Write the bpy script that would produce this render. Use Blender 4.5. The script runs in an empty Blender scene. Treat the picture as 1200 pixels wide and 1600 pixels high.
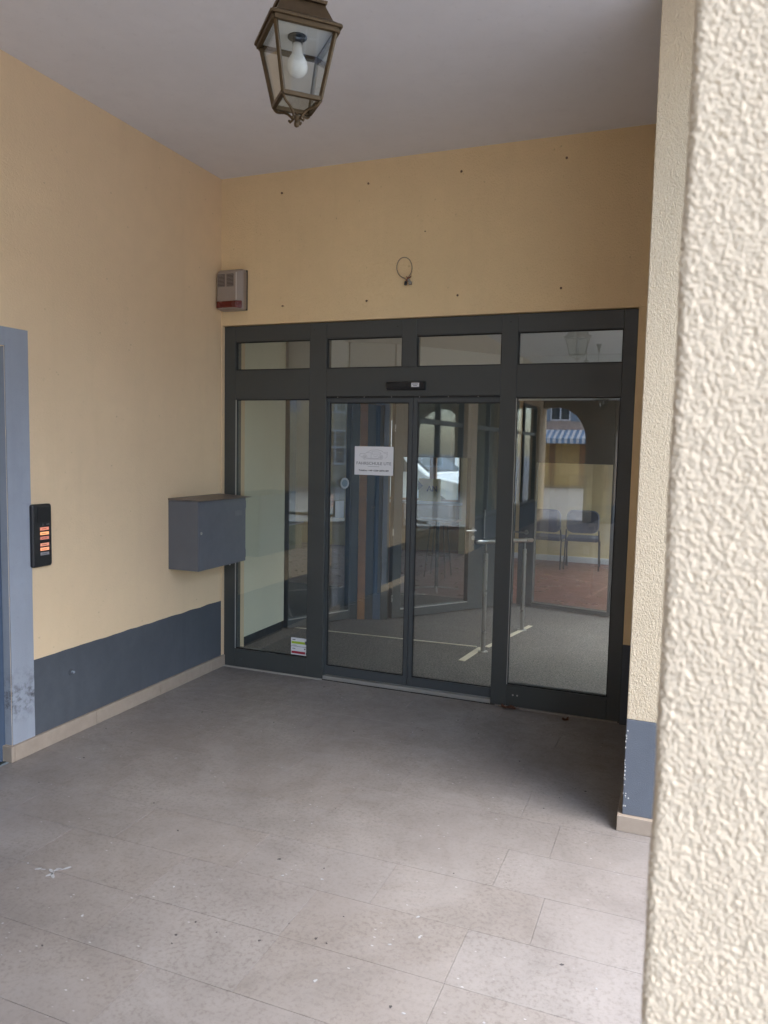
import bpy, math, random
import numpy as np
from mathutils import Vector, Matrix, noise as mnoise
random.seed(7); np.random.seed(7)
sc = bpy.context.scene
C = sc.collection
R = math.radians

# ------------------------------------------------------------------ camera, sky, sun, exposure
cd = bpy.data.cameras.new('camera'); cam = bpy.data.objects.new('camera', cd); C.objects.link(cam)
yaw, pit, rol = R(21.5191), R(4.8969), R(1.1803)
fw = Vector((-math.sin(yaw)*math.cos(pit), math.cos(yaw)*math.cos(pit), -math.sin(pit)))
r0 = fw.cross(Vector((0, 0, 1))).normalized(); u0 = r0.cross(fw)
rr = r0*math.cos(rol)+u0*math.sin(rol); uu = -r0*math.sin(rol)+u0*math.cos(rol)
M = Matrix((rr, uu, -fw)).transposed().to_4x4(); M.translation = Vector((3.3504, -5.0303, 1.7596))
cam.matrix_world = M
cd.sensor_fit = 'VERTICAL'; cd.sensor_height = 36; cd.lens = 1188.69/1600*36
cd.clip_start = 0.05; cd.clip_end = 600
cd.dof.use_dof = True; cd.dof.focus_distance = 4.6; cd.dof.aperture_fstop = 9
sc.camera = cam
SUN_EL, SUN_AZ = R(54), R(96)          # azimuth clockwise from +Y: light from the open street side
w = bpy.data.worlds.new('World'); sc.world = w; w.use_nodes = True
nt = w.node_tree; bg = nt.nodes['Background']; sky = nt.nodes.new('ShaderNodeTexSky')
sky.sky_type = 'NISHITA'; sky.sun_disc = False; sky.sun_elevation = SUN_EL; sky.sun_rotation = SUN_AZ
sky.air_density = 1.0; sky.dust_density = 1.2; sky.ozone_density = 1.5
nt.links.new(sky.outputs[0], bg.inputs[0]); bg.inputs[1].default_value = 0.15
sd = bpy.data.lights.new('sun', 'SUN'); sd.energy = 1.35; sd.angle = R(55); sd.color = (1, .96, .91)
sun = bpy.data.objects.new('sun', sd); C.objects.link(sun)
sdir = Vector((math.sin(SUN_AZ)*math.cos(SUN_EL), math.cos(SUN_AZ)*math.cos(SUN_EL), math.sin(SUN_EL)))
sun.rotation_euler = (-sdir).to_track_quat('-Z', 'Y').to_euler(); sun.location = (20, -10, 20)
sc.view_settings.view_transform = 'Standard'; sc.view_settings.look = 'None'
sc.view_settings.gamma = 1; sc.view_settings.use_curve_mapping = False
sc.view_settings.exposure = 2.5
try:
    sc.cycles.max_bounces = 10; sc.cycles.diffuse_bounces = 5; sc.cycles.glossy_bounces = 5
    sc.cycles.transparent_max_bounces = 24; sc.cycles.sample_clamp_indirect = 6
except Exception: pass

# ------------------------------------------------------------------ helpers
def lab(o, label=None, cat=None, group=None, kind=None):
    if label: o['label'] = label
    if cat: o['category'] = cat
    if group: o['group'] = group
    if kind: o['kind'] = kind
    return o
def empty(name, loc, label, cat, rz=0, group=None):
    o = bpy.data.objects.new(name, None); C.objects.link(o); o.location = loc; o.rotation_euler = (0, 0, rz)
    o.empty_display_size = .1
    return lab(o, label, cat, group)
class MB:
    def __init__(s): s.v = []; s.f = []
    def add(s, vs, fs):
        n = len(s.v); s.v += [tuple(v) for v in vs]; s.f += [tuple(i+n for i in f) for f in fs]; return s
    def box(s, x0, x1, y0, y1, z0, z1):
        return s.add([(x0,y0,z0),(x1,y0,z0),(x1,y1,z0),(x0,y1,z0),(x0,y0,z1),(x1,y0,z1),(x1,y1,z1),(x0,y1,z1)],
                     [(0,3,2,1),(4,5,6,7),(0,1,5,4),(1,2,6,5),(2,3,7,6),(3,0,4,7)])
    def hull8(s, a, b):     # two quads (lists of 4) joined
        return s.add(list(a)+list(b), [(0,3,2,1),(4,5,6,7),(0,1,5,4),(1,2,6,5),(2,3,7,6),(3,0,4,7)])
    def cyl(s, p, q, r, n=12, r2=None):
        p = Vector(p); q = Vector(q); d = (q-p).normalized(); r2 = r if r2 is None else r2
        a = d.orthogonal().normalized(); b = d.cross(a); vs = []
        for c, rad in ((p, r), (q, r2)):
            for i in range(n):
                t = 2*math.pi*i/n; vs.append(c+(a*math.cos(t)+b*math.sin(t))*rad)
        fs = [(i, (i+1) % n, n+(i+1) % n, n+i) for i in range(n)]+[tuple(range(n-1, -1, -1)), tuple(range(n, 2*n))]
        return s.add(vs, fs)
    def tube(s, pts, r, n=8):
        pts = [Vector(p) for p in pts]; vs = []; a = None
        for k, p in enumerate(pts):
            d = (pts[min(k+1, len(pts)-1)]-pts[max(k-1, 0)]).normalized()
            a = d.orthogonal().normalized() if a is None else (a-d*a.dot(d)).normalized()
            b = d.cross(a)
            for i in range(n):
                t = 2*math.pi*i/n; vs.append(p+(a*math.cos(t)+b*math.sin(t))*r)
        fs = []
        for k in range(len(pts)-1):
            for i in range(n): fs.append((k*n+i, k*n+(i+1) % n, (k+1)*n+(i+1) % n, (k+1)*n+i))
        fs += [tuple(range(n-1, -1, -1)), tuple(range((len(pts)-1)*n, len(pts)*n))]
        return s.add(vs, fs)
    def lathe(s, c, prof, n=20):   # prof: (r, z)
        vs = []; m = len(prof)
        for r, z in prof:
            for i in range(n):
                t = 2*math.pi*i/n; vs.append((c[0]+r*math.cos(t), c[1]+r*math.sin(t), c[2]+z))
        fs = []
        for k in range(m-1):
            for i in range(n): fs.append((k*n+i, k*n+(i+1) % n, (k+1)*n+(i+1) % n, (k+1)*n+i))
        fs += [tuple(range(n-1, -1, -1)), tuple(range((m-1)*n, m*n))]
        return s.add(vs, fs)
    def sqprism(s, c, prof, rot=0):  # square section lathe: (half, z)
        vs = []
        for h, z in prof:
            for sx, sy in ((-1,-1),(1,-1),(1,1),(-1,1)):
                x, y = sx*h, sy*h
                vs.append((c[0]+x*math.cos(rot)-y*math.sin(rot), c[1]+x*math.sin(rot)+y*math.cos(rot), c[2]+z))
        fs = []
        for k in range(len(prof)-1):
            for i in range(4): fs.append((k*4+i, k*4+(i+1) % 4, (k+1)*4+(i+1) % 4, (k+1)*4+i))
        fs += [(3,2,1,0), tuple(range(len(prof)*4-4, len(prof)*4))]
        return s.add(vs, fs)
    def extrude(s, poly, axis, a, b):  # poly 2D list extruded along axis from a to b
        def P(u, v, t): return {0: (t, u, v), 1: (u, t, v), 2: (u, v, t)}[axis]
        n = len(poly); vs = [P(u, v, a) for u, v in poly]+[P(u, v, b) for u, v in poly]
        fs = [(i, (i+1) % n, n+(i+1) % n, n+i) for i in range(n)]+[tuple(range(n-1, -1, -1)), tuple(range(n, 2*n))]
        return s.add(vs, fs)
    def build(s, name, m, parent=None, bevel=0, smooth=False, local=False, seg=2):
        me = bpy.data.meshes.new(name)
        off = Vector((0, 0, 0))
        if parent and not local:
            p = parent
            while p: off += p.location; p = p.parent
        me.from_pydata([tuple(Vector(v)-off) for v in s.v], [], s.f)
        import bmesh
        b = bmesh.new(); b.from_mesh(me); bmesh.ops.recalc_face_normals(b, faces=b.faces); b.to_mesh(me); b.free()
        if smooth:
            for p in me.polygons: p.use_smooth = True
        me.materials.append(m)
        o = bpy.data.objects.new(name, me); C.objects.link(o)
        if parent: o.parent = parent
        if bevel:
            bv = o.modifiers.new('bevel', 'BEVEL'); bv.width = bevel; bv.segments = seg; bv.limit_method = 'ANGLE'; bv.angle_limit = R(40)
            if smooth is False: pass
        return o
def copy_tree(o, parent=None):
    c = o.copy(); C.objects.link(c)
    if parent: c.parent = parent
    for ch in list(o.children): copy_tree(ch, c)
    return c

# ------------------------------------------------------------------ materials
class NT:
    def __init__(s, name):
        s.m = bpy.data.materials.new(name); s.m.use_nodes = True; s.t = s.m.node_tree
        s.b = s.t.nodes['Principled BSDF']; s.out = s.t.nodes['Material Output']
        s.co = s.t.nodes.new('ShaderNodeTexCoord').outputs['Object']
        s.geo = s.t.nodes.new('ShaderNodeNewGeometry')
    def n(s, typ, **kw):
        nd = s.t.nodes.new(typ)
        for k, v in kw.items():
            if k in nd.inputs.keys():
                nd.inputs[k].default_value = v
            else: setattr(nd, k, v)
        return nd
    def L(s, a, b): s.t.links.new(a, b)
    def noise(s, scale, detail=3, rough=.55, vec=None, dist=0):
        nd = s.n('ShaderNodeTexNoise'); nd.inputs['Scale'].default_value = scale; nd.inputs['Detail'].default_value = detail
        nd.inputs['Roughness'].default_value = rough; nd.inputs['Distortion'].default_value = dist
        s.L(vec or s.pos, nd.inputs['Vector']); return nd.outputs['Fac']
    @property
    def pos(s): return s.geo.outputs['Position']
    def ramp(s, fac, stops, interp='LINEAR'):
        nd = s.n('ShaderNodeValToRGB'); nd.color_ramp.interpolation = interp
        el = nd.color_ramp.elements
        while len(el) < len(stops): el.new(.5)
        for e, (p, c) in zip(el, stops):
            e.position = p; e.color = (c, c, c, 1) if isinstance(c, (int, float)) else (*c, 1)
        s.L(fac, nd.inputs['Fac']); return nd.outputs['Color']
    def mix(s, fac, a, b, mode='MIX'):
        nd = s.n('ShaderNodeMix'); nd.data_type = 'RGBA'; nd.blend_type = mode
        for sock, v in ((nd.inputs[0], fac), (nd.inputs[6], a), (nd.inputs[7], b)):
            if hasattr(v, 'links') or isinstance(v, bpy.types.NodeSocket): s.L(v, sock)
            elif isinstance(v, (int, float)): sock.default_value = v if sock == nd.inputs[0] else (v, v, v, 1)
            else: sock.default_value = (*v, 1)
        return nd.outputs[2]
    def math(s, op, a, b=0.0):
        nd = s.n('ShaderNodeMath'); nd.operation = op
        for i, v in enumerate((a, b)):
            if isinstance(v, bpy.types.NodeSocket): s.L(v, nd.inputs[i])
            else: nd.inputs[i].default_value = v
        return nd.outputs[0]
    def vor(s, scale, feature='F1', vec=None, rnd=1):
        nd = s.n('ShaderNodeTexVoronoi'); nd.feature = feature; nd.inputs['Scale'].default_value = scale
        nd.inputs['Randomness'].default_value = rnd
        s.L(vec or s.pos, nd.inputs['Vector']); return nd.outputs['Distance']
    def bump(s, h, dist, strength=1.0, prev=None):
        nd = s.n('ShaderNodeBump'); nd.inputs['Distance'].default_value = dist; nd.inputs['Strength'].default_value = strength
        s.L(h, nd.inputs['Height'])
        if prev: s.L(prev, nd.inputs['Normal'])
        return nd.outputs[0]
    def done(s, col=None, rough=None, nrm=None, spec=None):
        for k, v in (('Base Color', col), ('Roughness', rough), ('Normal', nrm), ('Specular IOR Level', spec)):
            if v is None: continue
            if isinstance(v, bpy.types.NodeSocket): s.L(v, s.b.inputs[k])
            elif isinstance(v, tuple): s.b.inputs[k].default_value = (*v, 1)
            else: s.b.inputs[k].default_value = v
        return s.m
def vary(c, f): return tuple(min(1, x*f) for x in c)
def plain(name, col, rough=.5, metal=0, var=.12, scale=6, spec=None, bump=None):
    t = NT(name); n = t.noise(scale, 4)
    c = t.mix(n, vary(col, 1-var), vary(col, 1+var))
    nrm = t.bump(t.noise(bump[0], 3), bump[1], bump[2]) if bump else None
    rn = t.ramp(t.noise(scale*3, 3), [(.3, max(.02, rough-.07)), (.7, min(1, rough+.07))])
    t.b.inputs['Metallic'].default_value = metal
    return t.done(c, rn, nrm, spec)
def plaster(name, col, grain, amp, drag=(1, 1, 1), dirt=.1, pits=True):
    t = NT(name)
    mp = t.n('ShaderNodeMapping'); mp.inputs['Scale'].default_value = drag; t.L(t.pos, mp.inputs['Vector']); v = mp.outputs[0]
    big = t.noise(1.1, 5); mid = t.noise(9, 4)
    c = t.mix(t.ramp(big, [(.3, 0), (.7, 1)]), vary(col, 1-dirt), vary(col, 1+dirt*.6))
    c = t.mix(t.ramp(mid, [(.35, 0), (.65, .35)]), c, vary(col, 1-dirt*1.2))
    ms = t.n('ShaderNodeMapping'); ms.inputs['Scale'].default_value = (1, 1, .12); t.L(t.pos, ms.inputs['Vector'])
    stk = t.noise(7, 5, .6, ms.outputs[0]); c = t.mix(t.ramp(stk, [(.52, 0), (.72, min(.9, dirt*3))]), c, vary(col, .80))
    sc_m = t.noise(26, 5, .7); c = t.mix(t.ramp(sc_m, [(.60, 0), (.72, .3)]), c, vary(col, .74))
    h1 = t.noise(grain, 4, .6, v, .6)
    h = t.math('ADD', h1, t.math('MULTIPLY', t.vor(grain*1.3, vec=v), -.35))
    if pits:
        pv = t.ramp(t.vor(grain*.16, vec=v), [(.03, 0), (.10, 1)])
        gate = t.ramp(t.noise(7, 3), [(.47, 1), (.56, 0)])
        pv = t.mix(gate, pv, 1.0)
        c = t.mix(t.ramp(pv, [(0, .45), (1, 0)]), c, vary(col, .45))
        h = t.math('ADD', h, t.math('MULTIPLY', pv, .5))
    return t.done(c, .9, t.bump(h, amp, 1.0), .25)
OCHRE = (.62, .43, .215); CREAM = (.70, .60, .44); BLUE = (.094, .103, .116)
m_left = plaster('left_plaster', (.775, .585, .37), 90, .0015, (1, .8, 1), .06, True)
m_back = plaster('back_plaster', (.79, .595, .345), 105, .0050, (1, 1, .75), .06, True)
m_pier = plaster('pier_roughcast', (.69, .575, .41), 150, .008, (1, 1, .55), .06, False)
m_rough = plaster('street_roughcast', (.745, .63, .48), 260, .0015, (1, 1, .8), .07, False)
m_dado = plaster('dado_paint', BLUE, 170, .0012, (1, 1, 1), .26, False)
m_portal = plaster('surround_paint', (.34, .365, .41), 160, .0012, (1, 1, 1), .12, False)
_t = m_portal.node_tree; _b = _t.nodes['Principled BSDF']; _src = _b.inputs['Base Color'].links[0].from_socket
_g = _t.nodes.new('ShaderNodeNewGeometry'); _s = _t.nodes.new('ShaderNodeSeparateXYZ'); _t.links.new(_g.outputs['Position'], _s.inputs[0])
_n = _t.nodes.new('ShaderNodeTexNoise'); _n.inputs['Scale'].default_value = 22; _n.inputs['Detail'].default_value = 7; _n.inputs['Roughness'].default_value = .75; _t.links.new(_g.outputs['Position'], _n.inputs['Vector'])
_r = _t.nodes.new('ShaderNodeValToRGB'); _t.links.new(_s.outputs[2], _r.inputs[0]); _e = _r.color_ramp.elements
_e[0].position = .18; _e[0].color = (0, 0, 0, 1); _e[1].position = .34; _e[1].color = (1, 1, 1, 1); _x = _e.new(.52); _x.color = (0, 0, 0, 1)
_r2 = _t.nodes.new('ShaderNodeValToRGB'); _t.links.new(_n.outputs[0], _r2.inputs[0]); _r2.color_ramp.elements[0].position = .46; _r2.color_ramp.elements[1].position = .62
_m = _t.nodes.new('ShaderNodeMath'); _m.operation = 'MULTIPLY'; _t.links.new(_r.outputs[0], _m.inputs[0]); _t.links.new(_r2.outputs[0], _m.inputs[1])
_x2 = _t.nodes.new('ShaderNodeMix'); _x2.data_type = 'RGBA'; _t.links.new(_m.outputs[0], _x2.inputs[0]); _t.links.new(_src, _x2.inputs[6]); _x2.inputs[7].default_value = (.10, .10, .11, 1); _t.links.new(_x2.outputs[2], _b.inputs['Base Color'])
m_dadol = plaster('pier_dado_paint', (.135, .150, .175), 190, .0015, (1, 1, 1), .14, False)
m_ceil = plaster('ceiling_paint', (.74, .735, .76), 30, .0006, (1, 1, 1), .05, False)
m_facade = [plaster('facade_paint', c, 40, .002, (1, 1, 1), .08, False) for c in ((.55, .50, .42), (.60, .45, .36), (.50, .42, .30), (.55, .54, .50))]
m_endshade = plaster('arcade_end_shade', (.30, .22, .15), 60, .002, (1, 1, 1), .08, False)  # shade on the poorly lit end wall put into its brown colour
def tile_material():
    t = NT('limestone_tile')
    oi = t.n('ShaderNodeObjectInfo').outputs['Random']
    base = t.ramp(oi, [(0, (.256, .230, .208)), (.35, (.258, .233, .212)), (.7, (.260, .236, .216)), (1, (.270, .250, .235))])
    cl = t.noise(3.2, 6, .62); c = t.mix(t.ramp(cl, [(.32, 0), (.68, .8)]), t.mix(1.0, base, .80, 'MULTIPLY'), t.mix(1.0, base, 1.10, 'MULTIPLY'))
    fine = t.noise(55, 5, .7); c = t.mix(t.ramp(fine, [(.34, .65), (.52, 0)]), c, (.135, .115, .105))
    worn = t.noise(1.7, 6, .72, dist=1.2); c = t.mix(t.ramp(worn, [(.45, 0), (.62, .45)]), c, (.295, .272, .258))
    shells = t.noise(95, 5, .75, dist=.6); c = t.mix(t.ramp(shells, [(.58, 0), (.72, .3)]), c, (.34, .32, .30))
    # small dark stains and pale chalky specks trodden into the stone
    dk = t.math('MULTIPLY', t.ramp(t.noise(42, 4, .75), [(.60, 0), (.68, 1)]), t.ramp(t.noise(5, 3), [(.55, 0), (.68, .6)]))
    c = t.mix(dk, c, (.10, .085, .08))
    wv = t.n('ShaderNodeMapping'); wv.inputs['Rotation'].default_value = (0, 0, .6); wv.inputs['Scale'].default_value = (1, 2.0, 1)
    t.L(t.pos, wv.inputs['Vector'])
    wh = t.math('MULTIPLY', t.ramp(t.vor(13, vec=wv.outputs[0]), [(.05, 1), (.085, 0)]), t.ramp(t.noise(2.2, 3), [(.46, 0), (.56, .8)]))
    c = t.mix(wh, c, (.52, .52, .52))
    dirt = t.noise(1.3, 4); c = t.mix(t.ramp(dirt, [(.35, .35), (.6, 0)]), c, (.17, .145, .13))
    ro = t.ramp(t.noise(14, 5), [(.3, .34), (.7, .56)])
    return t.done(c, ro, t.bump(t.math('ADD', fine, t.math('MULTIPLY', cl, .6)), .0006, .8), .4)
m_tile = tile_material()
m_grout = plain('grout', (.17, .16, .15), .9)
m_stone = plain('skirting_limestone', (.36, .29, .225), .6, var=.18, scale=18, bump=(80, .0006, .7))
m_frame = plain('frame_coating', (.056, .060, .058), .42, var=.07, scale=3, bump=(600, .0001, .4))
m_frame2 = plain('leaf_coating', (.062, .068, .072), .40, var=.07, scale=3)
m_gasket = plain('black_gasket', (.012, .012, .012), .6)
m_steel = plain('brushed_steel', (.42, .41, .39), .32, 1)
m_alu = plain('aluminium_strip', (.45, .43, .40), .45, .6)
m_black = plain('black_plastic', (.012, .012, .014), .35)
m_mail = plain('mailbox_grey', (.115, .122, .138), .42, var=.1, scale=7, bump=(300, .0002, .4))
m_maillid = plain('mailbox_lid_metal', (.20, .165, .145), .45, .3, var=.25, scale=14)
m_siren = plain('siren_plastic', (.30, .245, .205), .42, var=.1)
m_grille = plain('grille_dark', (.055, .04, .035), .6)
m_red = plain('red_lens', (.13, .018, .012), .25, spec=.6)
m_white = plain('white_print', (.72, .72, .74), .55, var=.03)
m_ink = plain('grey_ink', (.13, .13, .15), .7)
m_inkd = plain('dark_ink', (.03, .03, .035), .7)
m_green = plain('green_print', (.35, .48, .03), .5)
m_redp = plain('red_print', (.30, .01, .03), .5)
m_yel = plain('pale_yellow_paper', (.85, .72, .28), .6)
m_leaf = plain('dry_leaf', (.13, .055, .03), .8, var=.4, scale=60)
m_copper = plain('copper_wire', (.20, .05, .03), .5)
m_cable = plain('cable_grey', (.26, .20, .14), .6)
m_conn = plain('connector_clear', (.25, .24, .22), .3)
m_rust = plain('rusty_screw', (.17, .10, .06), .6, .3)
m_brass = plain('aged_brass', (.115, .078, .042), .42, .75, var=.35, scale=30, bump=(120, .0004, .6))
m_bulb = plain('bulb_glass', (.80, .80, .82), .25, var=.02)
m_refl = plain('white_reflector', (.62, .64, .68), .35, var=.06)
m_cream = plaster('interior_cream', (.72, .68, .52), 40, .0004, (1, 1, 1), .04, False)
m_olive = plaster('interior_olive', (.30, .31, .20), 40, .0004, (1, 1, 1), .05, False)
m_inceil = plain('interior_ceiling', (.62, .61, .58), .9, var=.03)
m_wood = plain('brown_wood', (.30, .145, .06), .45, var=.3, scale=5)
m_chairf = plain('chair_fabric', (.085, .09, .12), .9)
m_blue = plain('blue_door', (.07, .10, .15), .5)
m_carp = plain('car_white', (.70, .73, .78), .2, var=.02, spec=.7)
m_carg = plain('car_glass_dark', (.03, .04, .05), .05, spec=.8)
m_rub = plain('rubber', (.02, .02, .02), .8)
m_shut = plain('shutter_paint', (.26, .33, .40), .6)
m_wframe = plain('window_white', (.75, .76, .78), .4)
m_roof = plain('roof_tiles', (.20, .09, .06), .8, var=.3, scale=8)
m_awnb = plain('awning_blue', (.22, .34, .50), .8); m_awnw = plain('awning_white', (.72, .73, .75), .8)
def carpet():
    t = NT('speckled_mat'); n = t.noise(75, 4, .85); n2 = t.noise(2.2, 4)
    c = t.mix(t.ramp(n, [(.40, 0), (.60, 1)]), (.02, .02, .02), (.21, .19, .165))
    c = t.mix(t.ramp(n2, [(.3, .35), (.7, 0)]), c, (.07, .06, .055))
    return t.done(c, .95, t.bump(n, .002, 1))
m_carpet = carpet()
m_wine = plain('wine_floor', (.16, .060, .045), .32, var=.15, scale=2)
def cobble():
    t = NT('cobblestones'); mp = t.n('ShaderNodeMapping'); t.L(t.pos, mp.inputs['Vector'])
    d = t.vor(8, 'DISTANCE_TO_EDGE', mp.outputs[0], .7); col = t.mix(t.noise(3), (.36, .355, .35), (.50, .49, .48))
    c = t.mix(t.ramp(d, [(.02, 1), (.09, 0)]), col, (.06, .055, .05))
    return t.done(c, .7, t.bump(t.ramp(d, [(0, 0), (.25, 1)]), .015, 1))
m_cob = cobble()
def glass(name, tint, f0=1.52, extra=0.0):
    m = bpy.data.materials.new(name); m.use_nodes = True; t = m.node_tree; t.nodes.clear()
    o = t.nodes.new('ShaderNodeOutputMaterial'); mx = t.nodes.new('ShaderNodeMixShader')
    tr = t.nodes.new('ShaderNodeBsdfTransparent'); tr.inputs[0].default_value = (*tint, 1)
    gl = t.nodes.new('ShaderNodeBsdfGlossy'); gl.inputs['Roughness'].default_value = 0.0
    gl.inputs[0].default_value = (.97, .985, 1, 1)
    # Schlick reflectance, the same from either side of the pane
    ge = t.nodes.new('ShaderNodeNewGeometry'); dt = t.nodes.new('ShaderNodeVectorMath'); dt.operation = 'DOT_PRODUCT'
    t.links.new(ge.outputs['Normal'], dt.inputs[0]); t.links.new(ge.outputs['Incoming'], dt.inputs[1])
    def mth(op, a, b=0.0):
        n = t.nodes.new('ShaderNodeMath'); n.operation = op; n.use_clamp = op == 'ADD'
        for i, v in enumerate((a, b)):
            if isinstance(v, float): n.inputs[i].default_value = v
            else: t.links.new(v, n.inputs[i])
        return n.outputs[0]
    c5 = mth('POWER', mth('SUBTRACT', 1.0, mth('ABSOLUTE', dt.outputs['Value'])), 5.0)
    F0 = ((f0-1)/(f0+1))**2+extra
    t.links.new(mth('ADD', mth('MULTIPLY', c5, 1-F0), F0), mx.inputs[0])
    t.links.new(tr.outputs[0], mx.inputs[1]); t.links.new(gl.outputs[0], mx.inputs[2]); t.links.new(mx.outputs[0], o.inputs[0])
    return m
m_glass = glass('insulating_glass', (.93, .95, .94), 1.52, .042)
m_lglass = glass('lantern_glass', (.93, .93, .90), 1.45)
def glow(name, col, s):
    t = NT(name); t.b.inputs['Emission Color'].default_value = (*col, 1); t.b.inputs['Emission Strength'].default_value = s
    n = t.noise(160, 3); c = t.mix(n, vary(col, .5), col); t.L(c, t.b.inputs['Emission Color'])
    return t.done(vary(col, .6), .3)
m_plates = [glow('lit_name_plate', c, s) for c, s in (((1, .34, .22), .12), ((1, .42, .18), .24), ((1, .34, .25), .07), ((1, .40, .26), .11), ((1, .38, .20), .23))]
m_plate0 = plain('unlit_name_plate', (.28, .26, .27), .4)
m_warm = glow('shop_lamp_glow', (1, .62, .25), 1.2)

def structure(name, mb, m, parent=None, bevel=0):
    o = mb.build(name, m, parent, bevel)
    if not parent: lab(o, kind='structure')
    return o

# ------------------------------------------------------------------ ground, arcade floor
H = 3.7365; PX = 3.157; PY = -1.43; FH = 2.65; END = -14.0
structure('ground', MB().box(-200, 200, -200, 200, -.6, -.13), m_cob)
floor = structure('floor', MB().box(0.0, 3.95, END-.6, .035, -.125, -.004), m_grout)
rows = {}
def row_y(i): return .025-.3075*i        # i = row number counted from the doors
known = {0: 1.05, 1: 2.1, 2: .62, 3: 1.35, 4: 2.70, 5: 2.888, 6: 2.71, 7: 2.92, 8: 2.695, 9: 2.077, 10: 1.757, 11: 2.176}
extra = {5: [1.855, 1.221], 6: [.70, .012], 9: [], 4: [2.05]}
nt_ = 0
for i in range(0, 48):
    y1 = row_y(i); y0 = row_y(i+1)
    x = known.get(i, random.uniform(1.5, 2.9)); cuts = [x]+extra.get(i, [])
    while max(cuts) < 3.95: cuts.append(max(cuts)+random.choice((.615, .615, .62, .93 if i > 11 else .62)))
    lo = min(cuts)
    while lo > .12: lo -= random.choice((.615, .62, .62, .9 if i > 11 else .62)); cuts.append(lo)
    cuts = sorted(c for c in cuts if .12 < c < 3.8); cuts = [.0]+cuts+[3.94]
    for a, b in zip(cuts[:-1], cuts[1:]):
        if nt_ > 296: break
        g = .0006; hz = random.uniform(-.0003, .0001); e = .0006
        tl = [random.uniform(-.0001, .0001) for _ in range(4)]
        mb = MB()
        q = [(a+g, y0+g), (b-g, y0+g), (b-g, y1-g), (a+g, y1-g)]
        q2 = [(a+g+e, y0+g+e), (b-g-e, y0+g+e), (b-g-e, y1-g-e), (a+g+e, y1-g-e)]
        vs = [(x_, y_, -.02) for x_, y_ in q]+[(x_, y_, hz+tl[k]-.0005) for k, (x_, y_) in enumerate(q)]+[(x_, y_, hz+tl[k]) for k, (x_, y_) in enumerate(q2)]
        fs = [(0,3,2,1), (8,9,10,11)]+[(k, (k+1) % 4, 4+(k+1) % 4, 4+k) for k in range(4)]+[(4+k, 4+(k+1) % 4, 8+(k+1) % 4, 8+k) for k in range(4)]
        mb.add(vs, fs); mb.build('tile', m_tile, floor); nt_ += 1
kerb = structure('kerb', MB().box(3.955, 4.12, END-.6, -.02, -.13, -.008), m_stone)

# ------------------------------------------------------------------ ceiling and walls
structure('ceiling', MB().box(-.3, 3.80, END-.55, -.0, H, H+.25).box(3.8005, 4.45, END-.55, -.0, H+.001, H+.20), m_ceil)  # outer box: unseen overhang added to shade the pier top and near floor
DW = .526
# left wall, with the side door opening y -3.15..-2.01
wl = structure('wall_left', MB().box(-.30, 0, -2.01, 0.34, 0, H), m_left)
structure('upper_wall', MB().box(-.30, 0, -3.25, -2.01, 2.245, H), m_left, wl)
structure('far_wall', MB().box(-.30, 0, -4.4, -3.25, 0, H), m_left, wl)
for ya, yb in ((-7.0, -4.4), (-10.0, -7.6), (-13.6, -10.7)):
    structure('sill_wall', MB().box(-.30, 0, ya, yb, 0, .5), m_dado, wl)
    structure('upper_wall', MB().box(-.30, 0, ya, yb, 2.8, H), m_left, wl)
for ya, yb in ((-7.6, -7.0), (-10.7, -10.0), (END-.5, -13.6)):
    structure('far_wall', MB().box(-.30, 0, ya, yb, 0, H), m_left, wl)
# painted dado: one wavering-edged coat a few mm proud
def dado(x, y0, y1, z0, z1, name, par):
    mb = MB(); n = 60; vs = []; fs = []
    for i in range(n+1):
        y = y0+(y1-y0)*i/n; z = z1+.0055*mnoise.noise(Vector((y*9, 3.1, 0)))
        vs += [(0, y, z0), (x, y, z0), (x, y, z), (0, y, z)]
    for i in range(n):
        a = i*4; b = a+4
        fs += [(a+1, b+1, b+2, a+2), (a+2, b+2, b+3, a+3), (a, a+1, a+2, a+3)] if i == 0 else [(a+1, b+1, b+2, a+2), (a+2, b+2, b+3, a+3)]
    mb.add(vs, fs); return mb.build(name, m_dado, par)
dado(.003, -1.853, 0.0, .085, DW, 'dado', wl)
dado(.003, -4.4, -3.42, .085, DW, 'dado', wl)
# skirting stones along the left wall
ys = [-2.012, -1.39, -.77, -.16, .034]
for a, b in zip(ys[:-1], ys[1:]):
    MB().box(.0, .021+random.uniform(-.001, .001), a+.0012, b-.0012, 0.0005, .0885+random.uniform(-.0012, .0012)).build('skirting_stone', m_stone, wl, .0025)
MB().box(-.16, .021, -2.034, -2.0125, .0005, .0885).build('skirting_stone', m_stone, wl, .0025)
# back wall above and beside the door screen
wb = structure('wall_back', MB().box(0, PX+.02, 0, .30, FH+.004, H), m_back)
MB().box(3.034, PX+.02, .0005, .30, DW, FH+.003).build('side_strip', m_back, wb)
MB().box(3.034, PX+.02, -.0025, .30, .0, DW).build('dado', m_dado, wb)
MB().box(0.0004, .0100, .0, .034, .09, FH+.003).build('plaster_reveal', m_left, wb)
# right wall / pier closing the recess
def pier(name, x0, x1, y0, y1, base, mm, md, label=None):
    o = structure(name, MB().box(x0, x1, y0, y1, .531, H), mm, bevel=.004)
    MB().box(x0-.001, x1+.001, y0-.001, y1+.001, .075, .531).build('dado', md, o, .004)
    MB().box(x0-.022, x1+.022, y0-.022, y1+(.02 if y1 < -.1 else 0), .0, .076).build('base_stone', m_stone, o, .003)
    return o
pr = pier('wall_right', PX, 3.76, PY, -.0005, .077, m_pier, m_dadol)
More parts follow.
